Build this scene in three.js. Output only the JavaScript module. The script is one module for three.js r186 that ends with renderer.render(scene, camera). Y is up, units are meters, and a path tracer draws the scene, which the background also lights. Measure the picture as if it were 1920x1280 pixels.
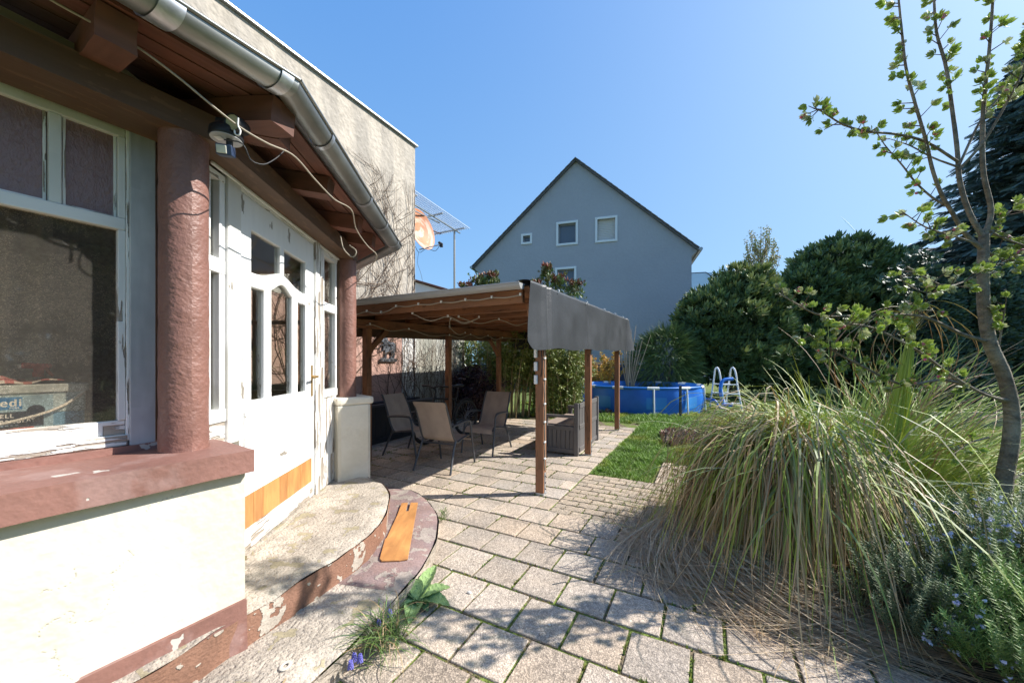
import * as THREE from 'three';
import { RoundedBoxGeometry } from 'three/addons/geometries/RoundedBoxGeometry.js';
import { mergeGeometries, toCreasedNormals } from 'three/addons/utils/BufferGeometryUtils.js';

// ---------------------------------------------------------------- camera, sky, sun, exposure
const scene = new THREE.Scene();
const FOC = 690, EYE = 1.45;                       // focal length in pixels of the 1920 px wide photograph, eye height in metres
const camera = new THREE.PerspectiveCamera(2 * Math.atan(640 / FOC) * 180 / Math.PI, 1024 / 682, 0.05, 400);
camera.position.set(0, EYE, 0);
camera.lookAt(0, EYE, -10);
camera.setViewOffset(1024, 682, 0, -21.3, 1024, 682); // rising-front lens: horizon below the middle, verticals upright
camera.updateProjectionMatrix();

const EXPOSURE = 2.0;
const SUN_ELEV = 40 * Math.PI / 180;
const sunDir = new THREE.Vector3(0.976 * Math.cos(SUN_ELEV), Math.sin(SUN_ELEV), -0.215 * Math.cos(SUN_ELEV)).normalize();
{
  const w = 512, h = 256, d = new Float32Array(w * h * 4);
  const v = new THREE.Vector3();
  for (let j = 0; j < h; j++) for (let i = 0; i < w; i++) {
    const el = ((j + 0.5) / h - 0.5) * Math.PI, az = ((i + 0.5) / w - 0.5) * 2 * Math.PI;
    v.set(Math.cos(el) * Math.cos(az), Math.sin(el), Math.cos(el) * Math.sin(az));
    const c = Math.max(0, v.dot(sunDir)), e = Math.max(0, Math.sin(el));
    const k = Math.pow(e, 0.56);                   // clear air: pale at the horizon, deep overhead
    const g = 0.30 * Math.pow(c, 2.2) + 0.5 * Math.pow(c, 9) + 1.3 * Math.pow(c, 50);   // brightening round the sun
    const o = (j * w + i) * 4;
    d[o] = (0.49 * (1 - k) + 0.050 * k + 0.76 * g) / EXPOSURE;
    d[o + 1] = (0.84 * (1 - k) + 0.250 * k + 0.78 * g) / EXPOSURE;
    d[o + 2] = (1.18 * (1 - k) + 0.74 * k + 0.72 * g) / EXPOSURE;
    d[o + 3] = 1;
  }
  const sky = new THREE.DataTexture(d, w, h, THREE.RGBAFormat, THREE.FloatType);
  sky.mapping = THREE.EquirectangularReflectionMapping;
  sky.magFilter = sky.minFilter = THREE.LinearFilter;
  sky.needsUpdate = true;
  scene.background = sky; scene.environment = sky;
}
const sun = new THREE.DirectionalLight(new THREE.Color(1, 0.955, 0.885), 4.1);
sun.position.copy(sunDir).multiplyScalar(60);
sun.target.position.set(0, 0, -6);
sun.castShadow = true;
sun.shadow.radius = 1;
Object.assign(sun.shadow.camera, { left: -26, right: 26, top: 26, bottom: -26, near: 1, far: 140 });
sun.shadow.mapSize.set(4096, 4096);
scene.add(sun, sun.target);

const renderer = new THREE.WebGLRenderer({ antialias: true });
renderer.setSize(1024, 682);
renderer.toneMapping = THREE.LinearToneMapping;
renderer.toneMappingExposure = EXPOSURE;
renderer.shadowMap.enabled = true;

// ---------------------------------------------------------------- helpers
let seed = 20240417;
function rnd() { seed = (seed + 0x6D2B79F5) | 0; let t = Math.imul(seed ^ (seed >>> 15), 1 | seed); t = (t + Math.imul(t ^ (t >>> 7), 61 | t)) ^ t; return ((t ^ (t >>> 14)) >>> 0) / 4294967296; }
const rr = (a, b) => a + (b - a) * rnd();
const pick = (a) => a[Math.floor(rnd() * a.length)];
const gauss = () => (rnd() + rnd() + rnd() + rnd() - 2) * 0.87;
const clamp = (x, a = 0, b = 1) => Math.min(b, Math.max(a, x));
const lerp = (a, b, t) => a + (b - a) * t;
const sstep = (a, b, x) => { const t = clamp((x - a) / (b - a)); return t * t * (3 - 2 * t); };
const V = (x, y, z) => new THREE.Vector3(x, y, z);
const W = (X, D, h = 0) => V(X, h, -D);                              // metres right of, in front of the camera, above the ground
const px = (u, v, D) => W((u - 960) / FOC * D, D, EYE + (680 - v) / FOC * D);   // the point at distance D seen at a photo pixel
const onGround = (u, v, h = 0) => { const D = FOC * (EYE - h) / (v - 680); return W((u - 960) / FOC * D, D, h); };
const rad = (d) => d * Math.PI / 180;

// a vertical frame: s along the wall, h up, t outward; a = degrees the wall runs to the right of straight ahead
function frame(X, D, a) { return new THREE.Matrix4().makeRotationY(rad(90 - a)).setPosition(X, 0, -D); }
const names = new Map();
function numbered(n) { const k = names.get(n) || 0; names.set(n, k + 1); return k ? n + '_' + String(k).padStart(3, '0') : n; }
function thing(name, label, category, m = null, group = null, kind = null) {
  const o = new THREE.Group(); o.name = numbered(name); scene.add(o);
  if (m instanceof THREE.Matrix4) o.applyMatrix4(m); else if (m) o.position.copy(m);
  o.userData = { label, category }; if (group) o.userData.group = group; if (kind) o.userData.kind = kind;
  o.updateMatrixWorld(true);
  return o;
}
function solo(name, label, category, geo, mat, m = null, group = null, kind = null) {   // a thing that is one mesh
  const o = mesh(geo, mat); o.name = numbered(name); scene.add(o);
  if (m instanceof THREE.Matrix4) o.applyMatrix4(m); else if (m) o.position.copy(m);
  o.userData = { label, category }; if (group) o.userData.group = group; if (kind) o.userData.kind = kind;
  return o;
}
function structure(name, geo, mat) { const o = mesh(geo, mat); o.name = numbered(name); o.userData = { kind: 'structure' }; scene.add(o); return o; }
function mesh(geo, mat) { const o = new THREE.Mesh(Array.isArray(geo) ? merge(geo) : geo, mat); o.castShadow = o.receiveShadow = true; return o; }
function part(name, geo, mat, parent, m = null) {
  const o = mesh(geo, mat); o.name = name; parent.add(o);
  if (m instanceof THREE.Matrix4) o.applyMatrix4(m); else if (m) o.position.copy(m);
  return o;
}
function merge(list) {
  const l = list.map((g) => { let q = g.index ? g.toNonIndexed() : g.clone(); for (const k of Object.keys(q.attributes)) if (!['position', 'normal', 'uv'].includes(k)) q.deleteAttribute(k); return q; });
  return mergeGeometries(l);
}
// texture coordinates in metres, grain along the longest side
function metreUV(g, axis = -1, off = true) {
  if (g.index) g = g.toNonIndexed();
  g.computeBoundingBox();
  const b = g.boundingBox, dim = [b.max.x - b.min.x, b.max.y - b.min.y, b.max.z - b.min.z];
  const L = axis >= 0 ? axis : dim.indexOf(Math.max(...dim));
  const p = g.attributes.position, n = p.count, uv = new Float32Array(n * 2), ox = off ? rnd() * 7 : 0, oy = off ? rnd() * 7 : 0;
  const A = V(0, 0, 0), B = V(0, 0, 0), C = V(0, 0, 0);
  for (let i = 0; i < n; i += 3) {
    A.fromBufferAttribute(p, i); B.fromBufferAttribute(p, i + 1).sub(A); C.fromBufferAttribute(p, i + 2).sub(A);
    B.cross(C); const q = [Math.abs(B.x), Math.abs(B.y), Math.abs(B.z)], m = q.indexOf(Math.max(...q));
    for (let k = 0; k < 3; k++) {
      const c = [p.getX(i + k), p.getY(i + k), p.getZ(i + k)];
      const rest = [0, 1, 2].filter((a) => a !== m);
      const ua = m === L ? rest[0] : L, va = m === L ? rest[1] : rest.find((a) => a !== L);
      uv[(i + k) * 2] = c[ua] + ox; uv[(i + k) * 2 + 1] = c[va] + oy;
    }
  }
  g.setAttribute('uv', new THREE.BufferAttribute(uv, 2));
  return g;
}
// a box between two corners, edges rounded by r
function bx(x0, x1, y0, y1, z0, z1, r = 0.004, axis = -1) {
  const w = Math.abs(x1 - x0), h = Math.abs(y1 - y0), d = Math.abs(z1 - z0);
  const q = Math.min(r, w * 0.45, h * 0.45, d * 0.45);
  let g = q > 0 ? new RoundedBoxGeometry(w, h, d, 1, q) : new THREE.BoxGeometry(w, h, d);
  g.translate((x0 + x1) / 2, (y0 + y1) / 2, (z0 + z1) / 2);
  return metreUV(g, axis);
}
// a squared bar from a to b
function bar(a, b, w, d, r = 0.004, up = V(0, 1, 0)) {
  const L = a.distanceTo(b), g = bx(-w / 2, w / 2, -d / 2, d / 2, 0, L, r);
  const m = new THREE.Matrix4(), z = b.clone().sub(a).normalize();
  if (Math.abs(z.dot(up)) > 0.98) up = V(1, 0, 0);
  const x = up.clone().cross(z).normalize(), y = z.clone().cross(x);
  m.makeBasis(x, y, z).setPosition(a);
  return g.applyMatrix4(m);
}
function cyl(r0, r1, h, n = 16, x = 0, y = 0, z = 0, open = false) {
  const g = new THREE.CylinderGeometry(r1, r0, h, n, 1, open); g.translate(x, y + h / 2, z);
  const uv = g.attributes.uv; for (let i = 0; i < uv.count; i++) uv.setXY(i, uv.getX(i) * Math.PI * 2 * r0, uv.getY(i) * h);
  return g.toNonIndexed();
}
function tube(pts, r, n = 6, seg = 0, closed = false) {
  const c = new THREE.CatmullRomCurve3(pts, closed, 'centripetal');
  const g = new THREE.TubeGeometry(c, seg || Math.max(3, (pts.length - 1) * 4), r, n, closed);
  return g.toNonIndexed();
}
// a limb: rings along a smoothed path with radii
function limb(pts, radii, n = 7, seg = 0) {
  const c = new THREE.CatmullRomCurve3(pts, false, 'centripetal'), m = seg || (pts.length - 1) * 4;
  const fr = c.computeFrenetFrames(m), pos = [], uv = [], idx = []; let len = 0, last = null;
  for (let i = 0; i <= m; i++) {
    const t = i / m, p = c.getPoint(t), f = t * (radii.length - 1), k = Math.min(radii.length - 2, Math.floor(f)), r = lerp(radii[k], radii[k + 1], f - k);
    if (last) len += p.distanceTo(last); last = p;
    const N = fr.normals[i], B = fr.binormals[i];
    for (let j = 0; j <= n; j++) { const a = j / n * Math.PI * 2, q = p.clone().addScaledVector(N, Math.cos(a) * r).addScaledVector(B, Math.sin(a) * r); pos.push(q.x, q.y, q.z); uv.push(len, j / n * Math.PI * 2 * r); }
  }
  for (let i = 0; i < m; i++) for (let j = 0; j < n; j++) { const a = i * (n + 1) + j, b = a + n + 1; idx.push(a, b, a + 1, b, b + 1, a + 1); }
  const g = new THREE.BufferGeometry(); g.setAttribute('position', new THREE.Float32BufferAttribute(pos, 3)); g.setAttribute('uv', new THREE.Float32BufferAttribute(uv, 2)); g.setIndex(idx); g.computeVertexNormals();
  return g.toNonIndexed();
}
// upright prism over a plan outline given as [X, D] points, world metres
function prism(plan, h0, h1, bevel = 0) {
  const s = new THREE.Shape(plan.map(([x, d]) => new THREE.Vector2(x, d)));
  const g = new THREE.ExtrudeGeometry(s, { depth: h1 - h0 - 2 * bevel, bevelEnabled: bevel > 0, bevelSize: bevel, bevelThickness: bevel, bevelOffset: -bevel, bevelSegments: 2, curveSegments: 4 });
  g.rotateX(-Math.PI / 2); g.translate(0, h0 + bevel, 0);
  return metreUV(g, 0, false);
}
function shapeGeo(pts, depth, bevel = 0) {
  const g = new THREE.ExtrudeGeometry(new THREE.Shape(pts.map(([x, y]) => new THREE.Vector2(x, y))), { depth, bevelEnabled: bevel > 0, bevelSize: bevel, bevelThickness: bevel, bevelOffset: -bevel, bevelSegments: 1, curveSegments: 6 });
  return metreUV(g);
}
function sheet(nu, nv, fn, uvs = null) {            // a smooth surface fn(u, v) -> Vector3
  const pos = [], uv = [], idx = [];
  for (let j = 0; j <= nv; j++) for (let i = 0; i <= nu; i++) { const p = fn(i / nu, j / nv); pos.push(p.x, p.y, p.z); if (uvs) uv.push(...uvs(i / nu, j / nv, p)); else uv.push(p.x + p.z, p.y + p.z); }
  for (let j = 0; j < nv; j++) for (let i = 0; i < nu; i++) { const a = j * (nu + 1) + i, b = a + nu + 1; idx.push(a, a + 1, b, b, a + 1, b + 1); }
  const g = new THREE.BufferGeometry(); g.setAttribute('position', new THREE.Float32BufferAttribute(pos, 3)); g.setAttribute('uv', new THREE.Float32BufferAttribute(uv, 2)); g.setIndex(idx); g.computeVertexNormals();
  return g;
}
// push the vertices of a dense geometry about by smooth noise
function rough(g, amp, freq) {
  const p = g.attributes.position;
  for (let i = 0; i < p.count; i++) {
    const x = p.getX(i), y = p.getY(i), z = p.getZ(i);
    p.setXYZ(i, x + amp * n3(x * freq, y * freq, z * freq), y + amp * n3(x * freq + 31, y * freq, z * freq), z + amp * n3(x * freq, y * freq + 17, z * freq));
  }
  g.computeVertexNormals(); return g;
}
function hash3(x, y, z) { let h = Math.imul(x, 374761393) ^ Math.imul(y, 668265263) ^ Math.imul(z, 1274126177); h = Math.imul(h ^ (h >>> 13), 1103515245); return ((h ^ (h >>> 16)) >>> 0) / 2147483648 - 1; }
function n3(x, y, z) {
  const X = Math.floor(x), Y = Math.floor(y), Z = Math.floor(z), f = (t) => t * t * (3 - 2 * t), u = f(x - X), v = f(y - Y), w = f(z - Z);
  const L = (a, b, t) => a + (b - a) * t;
  return L(L(L(hash3(X, Y, Z), hash3(X + 1, Y, Z), u), L(hash3(X, Y + 1, Z), hash3(X + 1, Y + 1, Z), u), v), L(L(hash3(X, Y, Z + 1), hash3(X + 1, Y, Z + 1), u), L(hash3(X, Y + 1, Z + 1), hash3(X + 1, Y + 1, Z + 1), u), v), w);
}

// ---------------------------------------------------------------- procedural textures (uv in metres)
const TS = 512;
function tileNoise(freq, oct, sd, gain = 0.5) {
  const a = new Float32Array(TS * TS); let amp = 1, tot = 0;
  for (let o = 0; o < oct; o++) {
    const F = freq << o, lat = new Float32Array(F * F); for (let i = 0; i < F * F; i++) lat[i] = (hash3(i % F, (i / F) | 0, sd * 131 + o) + 1) / 2;
    for (let y = 0; y < TS; y++) { const fy = y / TS * F, Y = Math.floor(fy), v = fy - Y, sv = v * v * (3 - 2 * v), r0 = (Y % F) * F, r1 = ((Y + 1) % F) * F;
      for (let x = 0; x < TS; x++) { const fx = x / TS * F, X = Math.floor(fx), u = fx - X, su = u * u * (3 - 2 * u), x0 = X % F, x1 = (X + 1) % F;
        const p = lat[r0 + x0] + (lat[r0 + x1] - lat[r0 + x0]) * su, q = lat[r1 + x0] + (lat[r1 + x1] - lat[r1 + x0]) * su; a[y * TS + x] += amp * (p + (q - p) * sv); } }
    tot += amp; amp *= gain;
  }
  for (let i = 0; i < a.length; i++) a[i] = clamp((a[i] / tot - 0.5) * 1.7 + 0.5);
  return a;
}
const NC = tileNoise(3, 6, 1), NM = tileNoise(10, 5, 2), NF = tileNoise(64, 3, 3), NS = tileNoise(256, 1, 4), NL = tileNoise(5, 5, 5, 0.6);
const at = (a, x, y) => a[((y & (TS - 1)) * TS) + (x & (TS - 1))];
const toS = (c) => { c = clamp(c); return Math.round(255 * (c <= 0.0031308 ? c * 12.92 : 1.055 * Math.pow(c, 1 / 2.4) - 0.055)); };
function dataTex(data, srgb, m, my = m) {
  const t = new THREE.DataTexture(data, TS, TS, THREE.RGBAFormat); t.wrapS = t.wrapT = THREE.RepeatWrapping; t.magFilter = t.minFilter = THREE.LinearFilter;
  if (srgb) t.colorSpace = THREE.SRGBColorSpace; t.repeat.set(1 / m, 1 / my); t.needsUpdate = true; return t;
}
// fn(x, y) -> [r, g, b, height] linear albedo and relief, m metres per tile
function surface(m, fn, o = {}, bump = 0.003, my = m) {
  const c = new Uint8Array(TS * TS * 4), b = new Uint8Array(TS * TS * 4);
  for (let y = 0; y < TS; y++) for (let x = 0; x < TS; x++) {
    const k = (y * TS + x) * 4, q = fn(x, y); c[k] = toS(q[0]); c[k + 1] = toS(q[1]); c[k + 2] = toS(q[2]); c[k + 3] = 255;
    const hgt = Math.round(255 * clamp(q[3] ?? 0.5)); b[k] = b[k + 1] = b[k + 2] = hgt; b[k + 3] = 255;
  }
  const M = new THREE.MeshStandardMaterial({ map: dataTex(c, true, m, my), roughness: 0.85, ...o });
  if (bump) { M.bumpMap = dataTex(b, false, m, my); M.bumpScale = bump; }
  return M;
}
const tint = (M, r, g, b) => { const c = M.clone(); c.color.setRGB(r, g, b); return c; };
const plain = (r, g, b, o = {}) => { const M = new THREE.MeshPhysicalMaterial({ roughness: 0.7, ...o }); M.color.setRGB(r, g, b); return M; };
const mul = (c, k, h) => [c[0] * k, c[1] * k, c[2] * k, h];
const mix3 = (a, b, t) => [lerp(a[0], b[0], t), lerp(a[1], b[1], t), lerp(a[2], b[2], t)];
const grain = (x, y) => at(NC, x, y * 4) * 0.45 + at(NM, x >> 1, y * 3) * 0.35 + at(NF, x >> 3, y) * 0.2;   // stretched along u

const MAT = {};
MAT.slab = surface(1.1, (x, y) => { const c = at(NC, x, y), f = at(NF, x, y), s = at(NS, x, y); let k = 0.72 + 0.4 * c + 0.35 * (f - 0.5) + 0.5 * (s - 0.5); return mul(mix3([0.40, 0.33, 0.26], [0.355, 0.305, 0.255], at(NL, x, y)), s > 0.86 ? k * 1.25 : k, f * 0.6 + s * 0.4); }, { roughness: 0.92 }, 0.004);
MAT.joint = surface(0.8, (x, y) => { const c = at(NC, x * 2, y * 2), f = at(NF, x, y); return mul(mix3([0.15, 0.115, 0.07], [0.13, 0.17, 0.03], sstep(0.38, 0.55, c)), 0.6 + 0.8 * f, f); }, { roughness: 1 }, 0.008);
MAT.soil = surface(1.5, (x, y) => { const c = at(NC, x, y), f = at(NF, x, y); return mul(mix3([0.06, 0.043, 0.028], [0.10, 0.078, 0.05], c), 0.5 + f, f); }, { roughness: 1 }, 0.02);
MAT.turf = surface(2.4, (x, y) => { const c = at(NC, x, y), f = at(NF, x, y); return mul(mix3([0.08, 0.125, 0.02], [0.13, 0.155, 0.03], c), 0.5 + f, f); }, { roughness: 1 }, 0.02);
MAT.plaster = surface(1.6, (x, y) => { const c = at(NC, x, y), f = at(NF, x, y), m = at(NM, x, y), l = at(NL, x, y); const crack = Math.abs(m - 0.5) < 0.006 && c > 0.62 ? 0.72 : 1; return mul(mix3([0.72, 0.665, 0.55], [0.66, 0.60, 0.475], sstep(0.35, 0.8, l)), (0.95 + 0.06 * c + 0.05 * (f - 0.5)) * crack, 0.5 * m + 0.35 * f + (crack < 1 ? -0.3 : 0.1)); }, { roughness: 0.9 }, 0.005);
MAT.redpaint = surface(0.9, (x, y) => { const c = at(NC, x, y), f = at(NF, x, y), m = at(NM, x, y), l = at(NL, x, y); const chip = m > 0.88 && l > 0.62; const worn = sstep(0.55, 0.85, l); return chip ? [0.55, 0.5, 0.45, 0.25] : mul(mix3([0.245, 0.120, 0.094], [0.30, 0.175, 0.15], worn), 0.84 + 0.3 * c + 0.14 * (f - 0.5), 0.45 * m + 0.3 * f + 0.2 * c); }, { roughness: 0.62 }, 0.003);
MAT.redcolumn = surface(0.42, (x, y) => { const c = at(NC, x, y), f = at(NF, x >> 1, y >> 1), m = at(NM, x, y); return mul([0.235, 0.116, 0.09], 0.85 + 0.25 * c + 0.1 * (f - 0.5), 0.55 * m + 0.45 * f); }, { roughness: 0.5 }, 0.0042);
MAT.brownpaint = surface(1.4, (x, y) => { const g = grain(x, y); const w = at(NF, x >> 2, y) > 0.78 ? 1.35 : 1; return mul([0.125, 0.070, 0.040], (0.75 + 0.5 * g) * w, g); }, { roughness: 0.55 }, 0.003);
MAT.soffit = surface(1.2, (x, y) => { const g = grain(x, y), l = at(NL, x, y); return mul(mix3([0.20, 0.072, 0.046], [0.13, 0.06, 0.042], l), 0.6 + 0.75 * g, g); }, { roughness: 0.7 }, 0.003);
MAT.white = surface(1.1, (x, y) => { const g = grain(x, y), l = at(NL, x, y), m = at(NM, x >> 1, y * 2); const bare = m > 0.965 && l > 0.55; const dirt = sstep(0.62, 0.9, at(NC, x, y)); return bare ? [0.28, 0.25, 0.21, 0.2] : mul(mix3([0.80, 0.80, 0.785], [0.66, 0.65, 0.60], dirt), 0.93 + 0.1 * g, 0.6 + 0.25 * g); }, { roughness: 0.5 }, 0.003);
MAT.peel = surface(0.8, (x, y) => { const g = grain(x, y), l = at(NL, x >> 1, y * 2), m = at(NM, x >> 2, y * 2), f = at(NF, x >> 3, y * 2); const q = 0.5 * m + 0.3 * f + 0.2 * l; return q > 0.645 ? mul([0.34, 0.29, 0.235], 0.6 + 0.8 * g, 0.05 + 0.2 * g) : q > 0.63 ? [0.5, 0.46, 0.4, 0.5] : mul([0.80, 0.79, 0.76], 0.92 + 0.12 * g, 0.85 + 0.12 * m); }, { roughness: 0.6 }, 0.009);
MAT.greyboard = surface(1.0, (x, y) => { const g = grain(x, y), l = at(NL, x, y); return mul(mix3([0.56, 0.57, 0.57], [0.42, 0.43, 0.44], l), 0.78 + 0.34 * g, 0.5 * g + 0.3); }, { roughness: 0.7 }, 0.004);
MAT.varnish = surface(0.9, (x, y) => { const g = grain(x, y), l = at(NL, x, y * 2); return mul(mix3([0.62, 0.30, 0.10], [0.42, 0.19, 0.065], l), 0.72 + 0.5 * g, g); }, { roughness: 0.42 }, 0.002);
MAT.post = surface(1.3, (x, y) => { const g = grain(x, y), l = at(NL, x, y); const crack = at(NF, x >> 3, y) > 0.83 ? 0.5 : 1; return mul(mix3([0.285, 0.122, 0.052], [0.205, 0.094, 0.047], l), (0.6 + 0.75 * g) * crack, g * crack); }, { roughness: 0.66 }, 0.004);
MAT.zinc = surface(0.7, (x, y) => { const c = at(NC, x, y), m = at(NM, x, y * 2), l = at(NL, x >> 1, y); return mul(mix3([0.40, 0.41, 0.40], [0.30, 0.31, 0.30], l), 0.82 + 0.3 * c + 0.12 * (m - 0.5), c); }, { roughness: 0.42, metalness: 0.75 }, 0.0015);
MAT.galv = surface(0.3, (x, y) => mul([0.55, 0.57, 0.6], 0.75 + 0.4 * at(NM, x, y), 0.5), { roughness: 0.38, metalness: 0.8 }, 0);
MAT.render = surface(3.2, (x, y) => { const s = at(NC, x * 5, y), l = at(NL, x, y), f = at(NF, x, y), m = at(NM, x * 2, y); const stain = sstep(0.55, 0.85, s) * 0.35 + sstep(0.6, 0.9, l) * 0.15; return mul(mix3([0.47, 0.415, 0.345], [0.29, 0.265, 0.235], clamp(stain)), 0.85 + 0.25 * m + 0.2 * (f - 0.5), 0.6 * f + 0.4 * m); }, { roughness: 0.95 }, 0.012);
MAT.pink = surface(1.8, (x, y) => { const l = at(NL, x, y), f = at(NF, x, y), m = at(NM, x, y); return mul(mix3([0.50, 0.30, 0.235], [0.43, 0.275, 0.23], l), 0.88 + 0.2 * m + 0.12 * (f - 0.5), 0.5 * f + 0.5 * m); }, { roughness: 0.92 }, 0.008);
MAT.step = surface(0.75, (x, y) => { const c = at(NC, x, y), f = at(NF, x, y), m = at(NM, x, y), l = at(NL, x, y); const lich = m > 0.76 && l > 0.45; const k = 0.72 + 0.45 * c + 0.3 * (f - 0.5) + 0.3 * (at(NS, x, y) - 0.5); return lich ? mul([0.33, 0.28, 0.18], k, 0.5) : mul(mix3([0.43, 0.37, 0.30], [0.33, 0.285, 0.235], sstep(0.45, 0.85, m)), k, 0.5 * f + 0.3 * m + 0.2 * c); }, { roughness: 0.93 }, 0.012);
MAT.stepred = surface(0.62, (x, y) => { const c = at(NC, x, y), f = at(NF, x, y), m = at(NM, x, y), l = at(NL, x, y); const bare = sstep(0.56, 0.62, 0.6 * m + 0.4 * l); const k = 0.85 + 0.3 * (c - 0.5) + 0.25 * (f - 0.5); return mul(mix3(mix3([0.29, 0.185, 0.16], [0.27, 0.205, 0.20], l), [0.37, 0.31, 0.265], bare), k, 0.75 - 0.4 * bare + 0.25 * f); }, { roughness: 0.8 }, 0.006);
MAT.riser = surface(0.5, (x, y) => { const c = at(NC, x, y), f = at(NF, x, y), m = at(NM, x, y), l = at(NL, x, y); const q = 0.6 * m + 0.4 * l, bare = sstep(0.66, 0.68, q); return mul(mix3([0.26, 0.135, 0.088], [0.48, 0.42, 0.35], bare), 0.82 + 0.35 * (c - 0.2) + 0.25 * (f - 0.5), 0.8 - 0.6 * bare + 0.2 * f); }, { roughness: 0.8 }, 0.008);
MAT.tarp = surface(0.6, (x, y) => mul([0.032, 0.034, 0.038], 0.85 + 0.3 * at(NC, x, y) + 0.1 * (at(NF, x, y) - 0.5), 0.6 * at(NF, x, y) + 0.4 * at(NM, x, y)), { roughness: 0.48 }, 0.0015);
MAT.sling = surface(0.25, (x, y) => { const w = ((x >> 1) + (y >> 1)) & 1; return mul([0.42, 0.335, 0.275], (w ? 1.08 : 0.9) * (0.9 + 0.2 * at(NC, x, y)), w); }, { roughness: 0.85, side: THREE.DoubleSide }, 0.001);
MAT.alu = plain(0.085, 0.09, 0.10, { roughness: 0.42, metalness: 0.3 });
MAT.resin = surface(1.0, (x, y) => { const g = grain(x, y); return mul([0.112, 0.102, 0.098], 0.8 + 0.4 * g, g); }, { roughness: 0.65 }, 0.003);
MAT.resinlid = surface(1.0, (x, y) => { const g = grain(x, y); return mul([0.30, 0.235, 0.195], 0.8 + 0.4 * g, g); }, { roughness: 0.7 }, 0.002);
MAT.planter = surface(1.0, (x, y) => mul([0.022, 0.024, 0.032], 0.8 + 0.4 * grain(x, y), grain(x, y)), { roughness: 0.55 }, 0.002);
MAT.bark = surface(0.5, (x, y) => { const m = at(NM, x * 2, y), f = at(NF, x, y), l = at(NL, x, y); return mul(mix3([0.155, 0.12, 0.085], [0.25, 0.22, 0.165], l), 0.6 + 0.6 * m + 0.3 * (f - 0.5), 0.6 * m + 0.4 * f); }, { roughness: 0.9 }, 0.006);
MAT.twig = plain(0.115, 0.075, 0.05, { roughness: 0.9 });
MAT.cane = plain(0.32, 0.235, 0.125, { roughness: 0.8 });
MAT.gable = surface(5, (x, y) => mul([0.375, 0.375, 0.395], 0.95 + 0.08 * at(NC, x, y) + 0.05 * (at(NF, x, y) - 0.5), at(NF, x, y)), { roughness: 0.95 }, 0.006);
MAT.trim = plain(0.72, 0.72, 0.71, { roughness: 0.7 });
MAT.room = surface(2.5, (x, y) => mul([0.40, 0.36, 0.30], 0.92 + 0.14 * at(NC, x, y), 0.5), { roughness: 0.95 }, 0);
MAT.dark = plain(0.025, 0.025, 0.027, { roughness: 0.6 });
MAT.black = plain(0.012, 0.012, 0.013, { roughness: 0.5 });
MAT.whiteplastic = plain(0.78, 0.78, 0.76, { roughness: 0.4 });
MAT.cable = plain(0.36, 0.31, 0.24, { roughness: 0.6 });
MAT.upvc = plain(0.34, 0.34, 0.34, { roughness: 0.35 });
MAT.glass = plain(0.93, 0.95, 0.94, { roughness: 0.02, transmission: 1, thickness: 0, ior: 1.5 });
MAT.rooftile = surface(1.2, (x, y) => mul([0.13, 0.13, 0.145], 0.7 + 0.6 * at(NM, x, y), 0.5), { roughness: 0.7 }, 0);
const leafMat = (r, g, b, rough = 0.55, tr = 0.3) => plain(r, g, b, { roughness: rough, transmission: tr, thickness: 0, side: THREE.DoubleSide });

// ---------------------------------------------------------------- ground, paving, lawn
structure('ground', metreUV(new THREE.PlaneGeometry(500, 500).rotateX(-Math.PI / 2).translate(0, -0.02, -60), 0, false), MAT.turf);
const FP = frame(0, 0, 27.9);                      // the paving runs along the neighbour's wall
const toP = (X, D) => [X * 0.468 + D * 0.884, X * 0.884 - D * 0.468];     // -> s along, r across
const fromP = (s, r) => [s * 0.468 + r * 0.884, s * 0.884 - r * 0.468];
const seenAt = (X, D) => [960 + FOC * X / D, 680 + FOC * EYE / D];
const STEP_PLAN = [[-1.5, 1.5], [-1.18, 1.0], [-0.98, 1.2], [-0.855, 1.541], [-0.81, 1.658], [-0.747, 1.809], [-0.678, 2.035], [-0.625, 2.25], [-0.588, 2.45], [-0.578, 2.68], [-0.603, 2.937], [-0.655, 3.2], [-0.745, 3.42], [-0.883, 3.669], [-1.0, 3.80], [-1.126, 3.904], [-1.3, 3.99], [-1.5, 4.03], [-1.9, 4.0]];
const LAND_PLAN = [[-1.9, 1.6], [-1.44, 1.30], [-1.242, 1.71], [-1.19, 1.83], [-1.147, 1.935], [-1.095, 2.07], [-1.046, 2.205], [-0.985, 2.40], [-0.962, 2.55], [-0.968, 2.72], [-0.99, 2.88], [-1.031, 3.06], [-1.095, 3.26], [-1.182, 3.43], [-1.27, 3.57], [-1.375, 3.69], [-1.55, 3.80], [-1.9, 3.95]];
function inside(poly, x, y) { let c = false; for (let i = 0, j = poly.length - 1; i < poly.length; j = i++) { const [a, b] = poly[i], [p, q] = poly[j]; if ((b > y) !== (q > y) && x < (p - a) * (y - b) / (q - b) + a) c = !c; } return c; }
const jointLines = [];
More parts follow.
